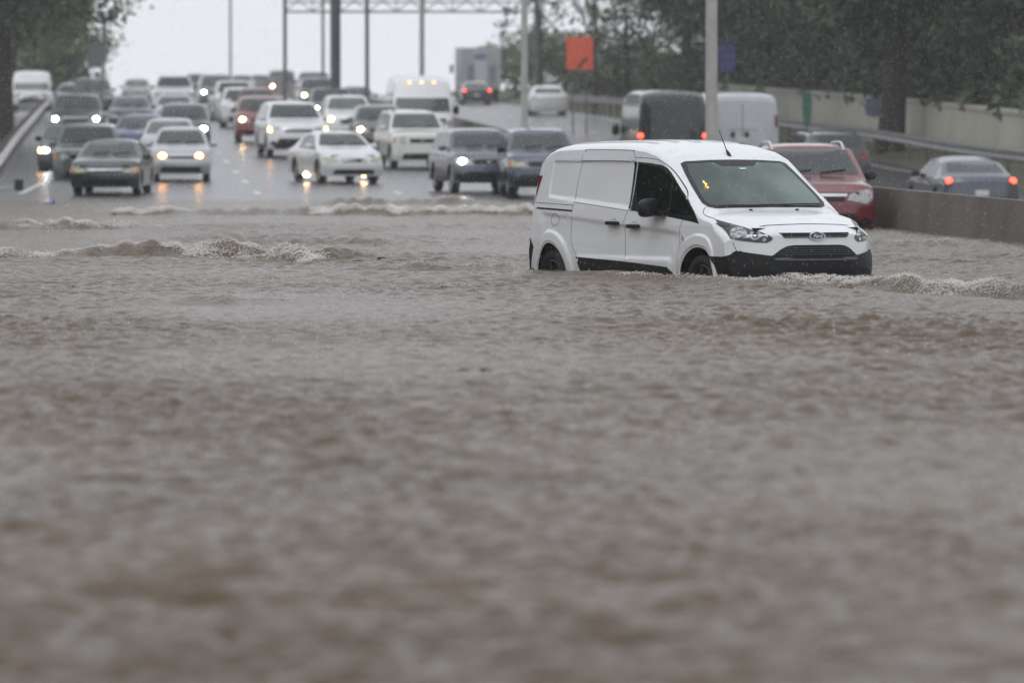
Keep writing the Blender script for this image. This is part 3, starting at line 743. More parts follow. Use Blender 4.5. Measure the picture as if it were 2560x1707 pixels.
# second rank
vehicle('pickup_truck', 'pickup', 'black pickup behind the boxy off-roader, white headlight and amber lamp lit', 'pickup', 183, 176, 2, 1.90, 5.4, 1.62, BLACK, z=.38, lamps=M_white_lit, lit='R', turn=M_orange_lit, glass=M_glass2, grille='big', mirror=M_black, wr=.38)
vehicle('suv', 'suv', 'white police-style suv with amber corner lamps beside the red suv', 'suv', 728, 192, 8, 1.98, 5.0, 1.80, WHITE, turn=M_orange_lit, grille='chrome', wr=.37, clad=True)
vehicle('hatchback', 'hatch', 'pale grey hatchback tucked right behind the small silver hatchback', 'car', 425, 181, 3, 1.75, 4.2, 1.45, SILVER, glass=M_glass2)
vehicle('sedan', 'sedan', 'blue hatch-backed car with a dark windscreen behind the charcoal sedan', 'car', 352, 187, 3, 1.80, 4.4, 1.46, RBLUE)
vehicle('suv', 'suv', 'dark grey suv with its left headlamp shining white above the silver hatchback', 'suv', 460, 197, 3, 1.80, 4.6, 1.68, DGREY, lamps=M_white_lit, lit='L')
vehicle('passenger_van', 'van', 'tall white van with three amber roof markers behind the ivory suv', 'van', 1047, 204, 4, 2.10, 6.0, 2.56, WHITE, grille='big', mirror=M_black, wr=.36)
vehicle('suv', 'suv', 'red suv with one orange headlight blazing beside the white suv', 'suv', 650, 216, 4, 1.85, 4.6, 1.70, RED, lamps=M_warm_lit, lit='R', mirror=M_black)
vehicle('suv', 'suv', 'white suv with black grille and a warm headlight lit behind the white sedan', 'suv', 866, 216, 5, 1.85, 4.8, 1.74, WHITE, lamps=M_warm_lit, lit='R', turn=M_amber, grille='big', glass=M_glass2)
vehicle('suv', 'suv', 'silver suv with a warm headlight lit left of the tall white van', 'suv', 945, 197, 4, 1.80, 4.5, 1.62, GREY, lamps=M_warm_lit, lit='R')
vehicle('pickup_truck', 'pickup', 'grey pickup with two bright white headlights above the boxy off-roader', 'pickup', 194, 216, 3, 2.0, 5.6, 1.76, GREY, lamps=M_white_lit, grille='big', mirror=M_black, wr=.38)
vehicle('sedan', 'sedan', 'blue sedan between the grey pickup and the white sedan farther up', 'car', 328, 240, 3, 1.80, 4.6, 1.46, DBLUE)
vehicle('sedan', 'sedan', 'pale silver sedan behind the dark suv with one white headlamp', 'car', 437, 246, 3, 1.80, 4.7, 1.46, SILVER)
# farther up the hill
vehicle('suv', 'suv', 'burgundy suv just behind the red suv with the orange headlight', 'suv', 641, 250, 4, 1.82, 4.6, 1.73, RED, lamps=M_blue_lit, lit='R')
vehicle('suv', 'suv', 'white suv whose left half shows beside the burgundy suv', 'suv', 603, 252, 5, 1.82, 4.6, 1.72, WHITE)
vehicle('pickup_truck', 'pickup', 'white pickup standing behind the two reds, dark window on its flank', 'pickup', 583, 272, 8, 1.9, 5.4, 1.86, WHITE, mirror=M_black)
vehicle('pickup_truck', 'pickup', 'dark pickup with a white headlamp above the white suv with amber corners', 'pickup', 828, 250, 4, 1.95, 5.4, 1.72, DGREY, lamps=M_white_lit, lit='R')
vehicle('sedan', 'sedan', 'dark low sedan beside the tall white van', 'car', 890, 290, 4, 1.8, 4.7, 1.46, DGREY)
vehicle('suv', 'suv', 'large dark suv in the left lane behind the grey pickup', 'suv', 232, 292, 3, 2.08, 5.2, 1.86, BLACK)
vehicle('suv', 'suv', 'pale blue car partly hidden by the large dark suv', 'car', 186, 302, 3, 1.8, 4.5, 1.56, SKY)
vehicle('passenger_van', 'van', 'white flat-fronted van at the far left by the tree trunk', 'van', 82, 320, 3, 2.1, 5.4, 2.12, WHITE, glass=M_glass2, grille='big', mirror=M_black)
vehicle('pickup_truck', 'pickup', 'white pickup with a roof bar high up the hill', 'pickup', 436, 302, 3, 2.08, 5.6, 1.95, WHITE, mirror=M_black, rails='black')
vehicle('suv', 'suv', 'dark suv with a dim yellow headlamp near the gantry column', 'suv', 793, 302, 4, 1.95, 4.8, 1.86, DGREY, lamps=M_warm_lit, lit='R')
vehicle('minivan', 'minivan', 'grey minivan with one round white headlamp on the skyline', 'minivan', 540, 330, 5, 2.0, 5.0, 1.92, GREY, lamps=M_white_lit, lit='R')
vehicle('suv', 'suv', 'big black suv dark against the sky beside the gantry column', 'suv', 785, 342, 4, 2.08, 5.2, 2.0, BLACK)
vehicle('sedan', 'sedan', 'beige car alone on the skyline between dark suv and white pickup', 'car', 343, 350, 3, 1.8, 4.7, 1.56, BEIGE, glass=M_glass2)
vehicle('passenger_van', 'van', 'distant dark van with two warm headlights at the crest', 'van', 704, 438, 4, 1.95, 5.4, 1.9, DGREY, lamps=M_warm_lit)
vehicle('suv', 'suv', 'distant grey car at the crest, only its roof in view', 'suv', 652, 455, 4, 1.9, 4.7, 1.62, GREY)
vehicle('suv', 'suv', 'grey-blue suv on the skyline left of the minivan with the round headlamp', 'suv', 497, 372, 4, 1.9, 4.7, 1.78, LGREY)
vehicle('sedan', 'sedan', 'silver car at the crest between the minivan and the grey roof', 'car', 605, 420, 4, 1.8, 4.6, 1.5, SILVER)
# the red suv in the flood behind the van
vehicle('suv', 'suv', 'red suv with chrome roof rails in deep water behind the white van', 'suv', 0, 95.5, 2.5, 1.85, 4.57, 1.70, BRED, x=4.80, z=-.32, rails='chrome', grille='chrome', mirror=M_black, clad=True, lampk=1.25, group='vehicles standing in the flood', wr=.35)
# vehicles on the far carriageway, driving away up the hill
AW = 'vehicles driving away on the far carriageway'
vehicle('sedan', 'sedan', 'grey-blue sedan with red tail lamps lit beyond the median barrier', 'car', 2402, 138.5, 188, 1.80, 4.6, 1.44, LGREY, face='rear', taillit=True, group=AW, mirror=M_black)
vehicle('suv', 'suv', 'dark suv seen from behind above the red suv', 'suv', 2052, 156, 188, 1.85, 4.5, 1.62, BLACK, face='rear', group=AW, z=.10, rails='black', mirror=M_black)
vehicle('passenger_van', 'van', 'dark van with a huge tinted rear window and red lamps lit', 'van', 1655, 165, 185.5, 1.95, 5.2, 2.50, DARKV, face='vanrear', tz=(.45, .55), taillit=True, group=AW, mirror=M_black)
vehicle('cargo_van', 'van', 'white panel van with windowless rear doors behind the concrete pole', 'van', 1830, 170, 184, 2.12, 5.6, 2.40, DULLW, face='rear', tz=(.58, .72), group=AW, mirror=M_black)
vehicle('sedan', 'sedan', 'white car driving off round the bend under the orange sign', 'car', 1365, 292, 184, 1.85, 4.6, 1.50, WHITE, face='rear', group=AW)
vehicle('sedan', 'sedan', 'dark car with red tail lamps close behind the box truck', 'car', 1187, 350, 184, 1.78, 4.6, 1.40, DGREY, face='rear', taillit=True, group=AW)
# ---------------------------------------------------------------- box truck
X = at(1202, 369); Zt = ground_z(X, 369)
tr = empty('box_truck', (X, 369, Zt), R(184 - 90), math.atan(-.022), 'grey box truck with plain rear doors climbing the far carriageway', 'truck', AW)
M_box = mat('truck box grey', (.33, .33, .335), .5, vary=.15, vscale=1.2)
M_truckw = paint('truck white', (.62, .63, .64))
b = bmesh.new(); box_bm(b, (3.0, 0, 2.15), (5.8, 2.55, 2.5), 0, .05); addbm('cargo_box', b, M_box, tr, 40)
b = bmesh.new(); box_bm(b, (6.9, .04, 1.55), (1.9, 2.25, 2.0), 0, .15); box_bm(b, (6.4, .04, 2.75), (.9, 2.0, .5), 0, .2); addbm('cab', b, M_truckw, tr, 40)
for y0, y1, mm in ((-1.1, -.42, M_box), (-.38, .38, mat('truck door pale', (.42, .42, .425), .5)), (.42, 1.1, M_box)):
    b = bmesh.new(); box_bm(b, (.085, (y0 + y1) / 2, 2.15), (.03, y1 - y0, 2.25), 0, .01); d = addbm('rear_door', b, mm, tr)
b = bmesh.new(); bmesh.ops.create_circle(b, cap_ends=True, segments=24, radius=1, matrix=Matrix.Translation((.065, 0, 2.85)) @ Matrix.Rotation(R(90), 4, 'Y') @ Matrix.Diagonal((.24, .42, 1, 1)))
addbm('door_panel', b, mat('dull blue panel', (.13, .17, .24), .5), tr)
for y0 in (-.75, .62):
    b = bmesh.new(); box_bm(b, (.06, y0, 1.75), (.012, .42, 1.1)); addbm('door_panel', b, mat('dull violet panel', (.16, .15, .19), .5), tr)
b = bmesh.new(); box_bm(b, (.2, 0, .62), (.2, 2.3, .14), 0, .02); addbm('rear_bumper', b, M_black, tr)
b = bmesh.new(); box_bm(b, (3.6, 0, .72), (6.6, 1.0, .3)); addbm('chassis', b, M_black, tr)
for y0 in (-1.15, 1.15):
    b = bmesh.new(); box_bm(b, (.08, y0 * .9, .72), (.05, .14, .12)); addbm('tail_light', b, M_red, tr)
b = bmesh.new(); box_bm(b, (7.3, 1.42, 2.0), (.12, .2, .55), 0, .04); tube_bm(b, [(7.3, 1.1, 2.15), (7.3, 1.4, 2.15)], .02, 6); addbm('side_mirror', b, M_black, tr)
b = bmesh.new(); box_bm(b, (.075, 0, 3.36), (.03, .5, .05)); addbm('marker_lamp', b, M_red, tr)
tm, rm = wheel_meshes(.46, .28, True)
for wx in (1.3, 6.6):
    for sd in (-1, 1):
        h = bpy.data.objects.new('wheel', tm); COL.objects.link(h); h.parent = tr; h.location = (wx, sd * 1.05, .46); h.rotation_euler = (0, 0, 0 if sd < 0 else math.pi)
        q = bpy.data.objects.new('rim', rm); COL.objects.link(q); q.parent = h
# amber markers over the tall van's windscreen
tv = next(o for o in S.objects if o.get('label', '').startswith('tall white van'))
tb = next(c for c in tv.children if c.name.startswith('body'))
tb_bm = bmesh.new(); tb_bm.from_mesh(tb.data); tbv = BVHTree.FromBMesh(tb_bm); tb_bm.free()
for y0 in (-.42, 0, .42):
    c = cast(tbv, (y0, 2.32), 'F', .02); b = bmesh.new(); box_bm(b, c, (.07, .09, .06), 0, .015); addbm('marker_lamp', b, M_dimamber, tv)
# big tinted rear window of the silver van
sv = next(o for o in S.objects if o.get('label', '').startswith('dark van with a huge'))
sb = next(c for c in sv.children if c.name.startswith('body')); rw = next(c for c in sv.children if c.name.startswith('rear_window'))
bpy.data.objects.remove(rw)
sb_bm = bmesh.new(); sb_bm.from_mesh(sb.data); sbv = BVHTree.FromBMesh(sb_bm); sb_bm.free()
for sd in 'RL': patch('side_window', sbv, rounded([(-2.25, 1.35), (.55, 1.35), (.55, 1.98), (-2.1, 1.98)], .08), sd, M_glass, sv, off=.006, step=.2, skirt=.008)
patch('rear_window', sbv, rounded([(-.90, 1.20), (.90, 1.20), (.76, 2.30), (-.76, 2.30)], .1), 'B', M_glass, sv, off=.008, step=.14, skirt=.01)
wv = next(o for o in S.objects if o.get('label', '').startswith('white panel van'))
wb_ = next(c for c in wv.children if c.name.startswith('body')); q_bm = bmesh.new(); q_bm.from_mesh(wb_.data); wbv = BVHTree.FromBMesh(q_bm); q_bm.free()
patch('door_gap', wbv, strip([(0, .5), (0, 2.3)], .02) + strip([(-.93, 1.32), (.93, 1.32)], .015), 'B', M_seam, wv, off=.003, step=.3, skirt=0, smooth=None)
for y0 in (.28, -.12): patch('door_latch', wbv, ell(y0, 1.18, .07, .09, 12), 'B', M_black, wv, off=.02, skirt=.02)

# ---------------------------------------------------------------- ground, carriageways, markings
M_road = mat('wet asphalt', (.060, .060, .065), .27, spec=.6, vary=.3, vscale=.5, bump=.22, bscale=9)
M_line = mat('road paint', (.55, .55, .52), .30, vary=.25, vscale=4)
M_grass = mat('wet verge grass', (.050, .065, .028), .9, col2=(.075, .065, .04), vscale=.8, bump=.5, bscale=3)
M_conc = mat('wet concrete', (.155, .15, .142), .6, col2=(.105, .098, .09), vscale=1.1, detail=8, bump=.15, bscale=12)
ys = np.concatenate([np.arange(-45, 130, 8), np.arange(130, 230, 3), np.arange(230, 520, 6), np.arange(520, 601, 10)])
def verge(c, y):
    if c < -15.2: return .02 + .55 * (1 - math.exp(-(-15.2 - c) / 6.0)) + .10 * math.sin(y * .11 + c)
    if c > 14.6: return .02 + .42 * (1 - math.exp(-(c - 14.6) / 2.5)) + .06 * math.sin(y * .13 + c)
    return -.06
cs = [-260, -160, -100, -60, -40, -28, -22, -19, -17, -15.8, -15.2, -14.8, -10, -5, 0, 1, 2, 3, 4, 5, 8, 11, 14.2, 14.6, 15.4, 16.5, 18, 21, 26, 34, 50, 80, 140, 260]
V = []; F = []
for y in ys:
    for c in cs: x = rx(c, y); V.append((x, y, zroad(y) + dip(c, y) + verge(c, y)))
n = len(cs)
for i in range(len(ys) - 1):
    for j in range(n - 1): a = i * n + j; F.append((a, a + 1, a + n + 1, a + n))
tag(add('ground', V, F, M_grass, smooth=180), kind='structure')
def ribbon(name, c0, c1, y0, y1, dz, m, step=3., nc=4):
    V = []; F = []; yy = np.arange(y0, y1 + .01, step)
    for y in yy:
        for k in range(nc + 1):
            c = c0 + (c1 - c0) * k / nc; V.append((rx(c, y), y, zroad(y) + dip(c, y) + dz))
    w = nc + 1
    for i in range(len(yy) - 1):
        for k in range(nc): a = i * w + k; F.append((a, a + 1, a + w + 1, a + w))
    return add(name, V, F, m, smooth=180)
tag(ribbon('road', -14.9, CB + .1, 20, 590, 0, M_road, nc=8), kind='structure')
tag(ribbon('road', CB + .45, 14.3, 20, 590, 0, M_road, nc=24), kind='structure')
V = []; F = []
def mark(c, y0, y1, w=.14, dz=.006):
    nn = max(2, int((y1 - y0) / 3) + 1); b0 = len(V)
    for y in np.linspace(y0, y1, nn):
        for s in (-1, 1): cc = c + s * w / 2; V.append((rx(cc, y), y, zroad(y) + dip(cc, y) + dz))
    for i in range(nn - 1): a = b0 + 2 * i; F.append((a, a + 1, a + 3, a + 2))
for c in (-10.05, -6.55, -3.0):
    for k in range(-1, 30): mark(c, 146 + 12.2 * k, 149.2 + 12.2 * k, .16)
for c in (6.0, 9.5):
    for k in range(0, 30): mark(c, 150 + 12.2 * k, 153 + 12.2 * k, .16)
mark(-12.0, 165, 560); mark(1.5, 140, 560); mark(13.4, 140, 560)
b0 = len(V)
for y, c in ((146.5, -12.52), (152, -12.33), (158, -12.1), (165, -11.85)):
    for s in (-1, 1): V.append((rx(c + s * .09, y), y, zroad(y) + .006))
for i in range(3): a = b0 + 2 * i; F.append((a, a + 1, a + 3, a + 2))
tag(add('lane_markings', V, F, M_line), kind='structure')
# kerb stub on the left
b = bmesh.new(); box_bm(b, (-13.6, 151.5, .10), (1.0, 3.0, .24), 0, .04); tag(addbm('kerb', b, mat('pale kerb', (.30, .29, .27), .6), None, 40), kind='structure')

# ---------------------------------------------------------------- median barrier, wall, rails, poles
def wall(name, label, cat, prof, cfun, y0, y1, m, step=4., zoff=0., group=None):
    """extrude a cross-section (offset, height) along the road"""
    V = []; F = []; yy = np.arange(y0, y1 + .01, step); n = len(prof)
    for y in yy:
        c = cfun(y)
        for (o, h) in prof: V.append((rx(c, y) + o, y, zroad(y) + dip(c + .3, y) + zoff + h))
    for i in range(len(yy) - 1):
        for k in range(n - 1): a = i * n + k; F.append((a, a + n, a + n + 1, a + 1))
    F.append(tuple(range(n))); F.append(tuple(range((len(yy) - 1) * n, len(yy) * n))[::-1])
    o = add(name, V, F, m, smooth=30)
    return tag(o, label, cat, group)
M_barr = mat('stained concrete barrier', (.150, .135, .118), .6, col2=(.088, .064, .053), vscale=.55, detail=9, bump=.2, bscale=9)
def cbar(y): return CB
wall('median_barrier', 'low stained concrete median barrier right of the white van', 'barrier', [(-.02, -.6), (-.02, .05), (.10, .12), (.16, .84), (.30, .84), (.36, .12), (.48, .05), (.48, -.6)], cbar, 40, 560, M_barr, zoff=.12)
def cwall(y): return 16.6
M_wall = mat('beige roadside wall', (.41, .39, .325), .75, col2=(.28, .265, .225), vscale=.22, detail=9, bump=.1, bscale=8)
wall('roadside_wall', 'beige plastered wall below the dark trees', 'wall', [(0, -.8), (0, 1.58), (-.06, 1.60), (-.06, 1.72), (.36, 1.72), (.36, 1.6), (.30, 1.58), (.30, -.8)], cwall, 130, 262, M_wall, zoff=.10)
def guardrail(label, c, y0, y1, m, postm, h=.72, side=1):
    root = empty('guardrail', (rx(c, y0), y0, zroad(y0)), 0, 0, label, 'guardrail')
    prof = [(0, -.16), (.05, -.12), (.05, -.06), (0, 0), (.05, .06), (.05, .12), (0, .16)]
    V = []; F = []; yy = np.arange(y0, y1 + .01, 3.); n = len(prof)
    for y in yy:
        zz = zroad(y) + h - .15 - zroad(y0) + verge(c, y) * .4
        for (o, q) in prof: V.append((rx(c, y) - rx(c, y0) + side * o, y - y0, zz + q))
    for i in range(len(yy) - 1):
        for k in range(n - 1): a = i * n + k; F.append((a, a + n, a + n + 1, a + 1))
    o = add('rail', V, F, m, root, smooth=50)
    sol = o.modifiers.new('s', 'SOLIDIFY'); sol.thickness = .012
    first = None
    for y in np.arange(y0 + 1, y1, 4.):
        if first is None:
            b = bmesh.new(); box_bm(b, (0, 0, .2), (.12, .10, 1.0)); p = addbm('post', b, postm, root); first = p
        else:
            p = first.copy(); COL.objects.link(p); p.parent = root
        p.location = (rx(c, y) - rx(c, y0) - side * .09, y - y0, zroad(y) - zroad(y0) + verge(c, y) * .4)
    return root
M_galv = mat('wet galvanised rail', (.66, .67, .68), .35, .25, vary=.2, vscale=2)
M_rust = mat('weathered post', (.16, .13, .11), .8, vary=.4, vscale=5)
guardrail('shiny galvanised guardrail along the left verge', -13.45, 160, 318, M_galv, M_rust, .56, 1)
M_dull = mat('dull grey rail', (.19, .19, .19), .5, .4, vary=.3, vscale=2)
guardrail('dull grey guardrail along the far edge of the right carriageway', 14.75, 146, 330, M_dull, M_rust, .85, -1)
M_pole = mat('concrete lamp pole', (.43, .425, .41), .7, vary=.2, vscale=3, bump=.1, bscale=30)
M_steelp = mat('grey steel post', (.125, .13, .135), .5, .3, vary=.2, vscale=2)
pole_labels = ['thick pale concrete pole just behind the white van roof', 'pale lamp pole left of the orange sign', 'pale lamp pole rising behind the tall white van', 'thin lamp pole right of the dark gantry column', 'thin lamp pole left of the dark gantry column', 'thin lone pole on the skyline over the minivan']
for lb, (px, y, r) in zip(pole_labels, [(1778, 119, .125), (1311, 171, .10), (1055, 231, .105), (918, 272, .10), (808, 322, .085), (577, 395, .085)]):
    b = bmesh.new(); tube_bm(b, [(0, 0, -.3), (0, 0, .0), (0, 0, 6), (0, 0, 11.5)], [r * 1.02, r, r * .93, r * .75], 16)
    root = empty('lamp_pole', (at(px, y), y, zroad(y) + .25), 0, 0, lb, 'pole', 'lamp poles along the road')
    addbm('shaft', b, M_pole if px > 1000 else M_steelp, root, 60)
    b = bmesh.new(); tube_bm(b, [(0, 0, 11.3), (-.6, 0, 11.9), (-2.2, 0, 12.1)], [.06, .05, .04], 8); addbm('arm', b, M_steelp, root, 60)
    b = bmesh.new(); box_bm(b, (-2.5, 0, 12.08), (.7, .28, .14), 0, .05); addbm('lamp_head', b, M_steelp, root, 40)
# gantry
yg = 300
xl, xr_ = at(713, yg), at(1341, yg); zg = zroad(yg)
root = empty('sign_gantry', ((xl + xr_) / 2, yg, zg), 0, 0, 'grey truss gantry spanning the road against the white sky', 'gantry')
hwid = (xr_ - xl) / 2
zb = 1.4 + (355 - 31) / FPX * yg - zg
for sx in (-1, 1):
    b = bmesh.new(); tube_bm(b, [(sx * hwid, 0, -.4), (sx * hwid, 0, zb + 1.4)], .10 if sx < 0 else .13, 12); addbm('upright', b, M_steelp, root, 60)
b = bmesh.new()
for zz in (zb, zb + .50, zb + 1.3):
    tube_bm(b, [(-hwid, -.35, zz), (hwid, -.35, zz)], .05 if zz != zb + .5 else .035, 6); tube_bm(b, [(-hwid, .35, zz), (hwid, .35, zz)], .05 if zz != zb + .5 else .035, 6)
addbm('chord', b, M_steelp, root, 60)
nb = 9
for k in range(nb):
    x0 = -hwid + 2 * hwid * k / nb; x1 = -hwid + 2 * hwid * (k + 1) / nb
    b = bmesh.new()
    tube_bm(b, [(x0, -.35, zb), ((x0 + x1) / 2, -.35, zb + .55), (x1, -.35, zb)], .035, 6); tube_bm(b, [(x0, -.35, zb + 1.3), ((x0 + x1) / 2, -.35, zb + .55), (x1, -.35, zb + 1.3)], .035, 6)
    tube_bm(b, [(x0, -.35, zb), (x0, .35, zb)], .03, 6); tube_bm(b, [(x0, -.35, zb), (x0, -.35, zb + 1.3)], .03, 6)
    addbm('brace', b, M_steelp, root, 60)
y = 262; b = bmesh.new(); tube_bm(b, [(0, 0, -.5), (0, 0, 12)], [.235, .225], 20)
root = empty('steel_column', (at(839, y), y, zroad(y) + .1), 0, 0, 'thick dark grey steel column in the median', 'column')
addbm('shaft', b, mat('dark grey column', (.085, .09, .095), .5, .3, vary=.15, vscale=2), root, 60)
b = bmesh.new(); box_bm(b, (0, 0, .02), (.8, .8, .06), 0, .02)
for k in range(6): tube_bm(b, [(.32 * math.cos(k * 1.047), .32 * math.sin(k * 1.047), .0), (.32 * math.cos(k * 1.047), .32 * math.sin(k * 1.047), .14)], .025, 6)
addbm('base_plate', b, M_steelp, root)

# ---------------------------------------------------------------- signs
def sign(name, label, px, y, py0, py1, w, pts, m, posts=(0,), px_h=None, th=.012, group=None):
    z0 = 1.4 + (355 - py1) / FPX * y; z1 = 1.4 + (355 - py0) / FPX * y
    X = at(px, y); zb = ground_z(X, y)
    root = empty(name, (X, y, zb), 0, 0, label, 'sign')
    h = z1 - z0
    P = [(p[0] * w, z0 - zb + p[1] * h) for p in pts]
    V = [(p[0], -th, p[1]) for p in P] + [(p[0], th, p[1]) for p in P]; n = len(P)
    F = [tuple(range(n))[::-1], tuple(range(n, 2 * n))] + [(i, (i + 1) % n, n + (i + 1) % n, n + i) for i in range(n)]
    add('panel', V, F, m, root)
    for po in posts:
        b = bmesh.new(); box_bm(b, (po * w, .05, (z0 - zb) / 2 + h * .4), (.07, .05, z0 - zb + h * .8)); addbm('post', b, M_steelp, root)
    return root, (z0 - zb, h)
M_orange = mat('orange road sign', (.86, .13, .055), .5, col2=(.72, .11, .05), vscale=1.5)
rt, (z0, h) = sign('roadworks_sign', 'square orange roadworks sign with a black figure at its foot', 1449, 236, 93, 175, 1.10, [(-.48, 0), (.5, .0), (.48, 1), (-.5, .99)], M_orange, (-.25, .25))
M_ink = mat('sign ink', (.03, .022, .02), .6)
b = bmesh.new()
for c, s, r in (((.06, -.016, z0 + .21), (.44, .006, .085), -.72), ((.17, -.016, z0 + .36), (.16, .006, .12), -.7), ((-.03, -.0165, z0 + .13), (.20, .006, .05), .2)):
    bmesh.ops.create_cube(b, size=1, matrix=Matrix.Translation(c) @ Matrix.Rotation(r, 4, 'Y') @ Matrix.Diagonal((*s, 1)))
bmesh.ops.create_circle(b, cap_ends=True, segments=14, radius=.06, matrix=Matrix.Translation((.26, -.0175, z0 + .42)) @ Matrix.Rotation(R(90), 4, 'X'))
addbm('figure', b, M_ink, rt)
M_bsign = mat('blue route sign', (.035, .055, .20), .5, col2=(.03, .045, .13), vscale=3)
rt, (z0, h) = sign('route_sign', 'blue shield route sign half behind the thick pale pole', 1817, 205, 118, 178, .66, [(-.42, .0), (0, -.08), (.42, .0), (.5, .45), (.46, .98), (0, 1.04), (-.46, .98), (-.5, .45)], M_bsign, (0,))
b = bmesh.new(); box_bm(b, (0, 0, z0 + h + .18), (.56, .02, .26)); addbm('direction_plate', b, mat('dark blue plate', (.03, .035, .09), .5), rt)
b = bmesh.new(); box_bm(b, (.02, -.017, z0 + h * .62), (.22, .006, .10)); addbm('marking', b, mat('faded red ink', (.20, .07, .06), .6), rt)
b = bmesh.new(); box_bm(b, (.02, -.017, z0 + h * .25), (.10, .006, .16)); addbm('marking', b, mat('faded red ink', (.20, .07, .06), .6), rt)
sign('warning_sign', 'grey back of a diamond road sign beside the left tree', 240, 285, 107, 172, 1.06, [(-.5, .42), (-.30, .05), (.28, 0), (.34, .35), (.5, .52), (.36, .72), (.12, 1), (-.12, .98)], mat('grey sign back', (.115, .11, .112), .6), (-.32, .30))
X = at(262, 322); rt = empty('control_cabinet', (X, 322, ground_z(X, 322)), 0, 0, 'small grey cabinet on a post under the diamond sign', 'cabinet')
b = bmesh.new(); box_bm(b, (0, 0, 4.6 - .55), (.26, .2, 1.25), 0, .02); addbm('housing', b, M_steelp, rt); b = bmesh.new(); box_bm(b, (0, 0, 1.7), (.1, .1, 3.6)); addbm('post', b, M_steelp, rt)
sign('green_sign', 'narrow green sign standing before the beige wall', 2017, 188, 232, 312, .30, [(-.35, -.02), (.35, -.02), (.5, .45), (.5, 1), (-.5, 1), (-.5, .45)], mat('green sign', (.02, .12, .075), .5), (0,))
sign('route_sign', 'small blue-grey sign fixed beside the thick trunk', 2186, 193, 246, 292, .60, [(-.5, .1), (0, -.05), (.5, .1), (.5, 1), (-.5, 1)], mat('grey blue sign', (.12, .14, .20), .5), (.3,))

# ---------------------------------------------------------------- trees
M_bark = mat('wet bark', (.035, .030, .027), .9, vary=.4, vscale=4, bump=.6, bscale=10)
def leafmat(name, a, b_): return mat(name, a, .55, col2=b_, vscale=.9, detail=3)
LEAF_D = leafmat('dark leaves', (.050, .078, .024), (.022, .035, .015))
LEAF_M = leafmat('mid leaves', (.085, .110, .042), (.040, .058, .028))
LEAF_L = leafmat('bright leaves', (.15, .185, .055), (.075, .10, .038))
def crown_mesh(name, c, rad, nclump, per, ls, m, parent, seed, spread=.75, low=0., hollow=.35):
    g = np.random.default_rng(seed)
    d = g.normal(size=(nclump, 3)); d /= np.linalg.norm(d, axis=1)[:, None]
    rr = (hollow + (1 - hollow) * g.random(nclump)) ** .6
    ctr = np.array(c) + d * rr[:, None] * np.array(rad) * (1 + .22 * g.normal(size=(nclump, 1)))
    P = np.repeat(ctr, per, 0) + g.normal(size=(nclump * per, 3)) * np.array([spread, spread, spread * .6]) * (.5 + g.random((nclump, 1)).repeat(per, 0))
    n = len(P)
    nz = g.normal(size=(n, 3)) + np.array([0, -.1, .7]); nz /= np.linalg.norm(nz, axis=1)[:, None]
    t = np.cross(nz, g.normal(size=(n, 3))); t /= np.linalg.norm(t, axis=1)[:, None]; u = np.cross(nz, t)
    s = ls * (.6 + .8 * g.random((n, 1)))
    V = np.empty((n, 4, 3)); V[:, 0] = P - t * s; V[:, 1] = P + u * s * .45; V[:, 2] = P + t * s; V[:, 3] = P - u * s * .45
    F = np.arange(n * 4).reshape(n, 4)
    return add(name, V.reshape(-1, 3), F, m, parent), ctr
def tree(label, X, Y, th, cz, rad, nclump, per, ls, m, seed, tr=.3, off=(0, 0), group=None, zb=None, kind='tree', spread=.75, cat='tree', hollow=.35):
    zb = ground_z(X, Y) + verge(X - SL * (Y - 149), Y) if zb is None else zb
    root = empty(kind, (X, Y, zb - .1), 0, 0, label, cat, group)
    cr, ctr = crown_mesh('crown', (off[0], off[1], cz), rad, nclump, per, ls, m, root, seed, spread, hollow=hollow)
    g = random.Random(seed); b = bmesh.new()
    top = Vector((off[0] * .7, off[1] * .7, cz + rad[2] * .3))
    mid = Vector((off[0] * .25 + g.uniform(-.2, .2), 0, th))
    tube_bm(b, [(0, 0, -.4), (0, 0, .3), mid, (mid + top) / 2, top], [tr * 1.35, tr * 1.05, tr * .85, tr * .5, tr * .12], 10)
    for k in range(min(14, nclump)):
        e = Vector(ctr[(k * 7) % len(ctr)]); s0 = mid.lerp(top, g.uniform(0, .7)); mm = s0.lerp(e, .5) + Vector((0, 0, .25))
        tube_bm(b, [s0, mm, e], [tr * .32, tr * .2, .02], 6)
    addbm('trunk', b, M_bark, root, 60)
    return root
GR = 'dark trees behind the beige wall'
RT = [(2535, 186, 'dark tree at the right edge over the end of the beige wall'), (2360, 200, 'dark tree above the blue sedan'), (2195, 214, 'dark tree whose boughs hang over the thick trunk'), (2045, 230, 'dark tree above the narrow green sign'), (1905, 246, 'dark tree right of the blue shield sign'), (1830, 262, 'dark tree behind the thick pale pole'), (1712, 276, 'dark tree above the dark van, left end of the row')]
for k, (px, Y, lb) in enumerate(RT):
    tree(lb, at(px, Y), Y, 3.6, 8.7, (5.4 if k < 5 else (4.2, 2.2)[k - 5], 4.6, 5.2), 330 if k < 6 else 130, 112, .145, (LEAF_D, LEAF_M, LEAF_D)[k % 3], 100 + k, .34, group=GR, spread=.62)
RT2 = [(2480, 232, 'tall dark tree in the rear row at the right edge'), (2270, 248, 'tall dark tree in the rear row over the thick trunk'), (2090, 262, 'tall dark tree in the rear row right of the green sign'), (1930, 282, 'tall dark tree in the rear row between pole and green sign'), (1850, 300, 'tall dark tree in the rear row left of the thick pale pole')]
for k, (px, Y, lb) in enumerate(RT2):
    tree(lb, at(px, Y), Y, 4.2, 9.4, (6.2, 4.8, 6.5), 300, 96, .18, (LEAF_D, LEAF_M)[k % 2], 140 + k, .36, group=GR, spread=.7)
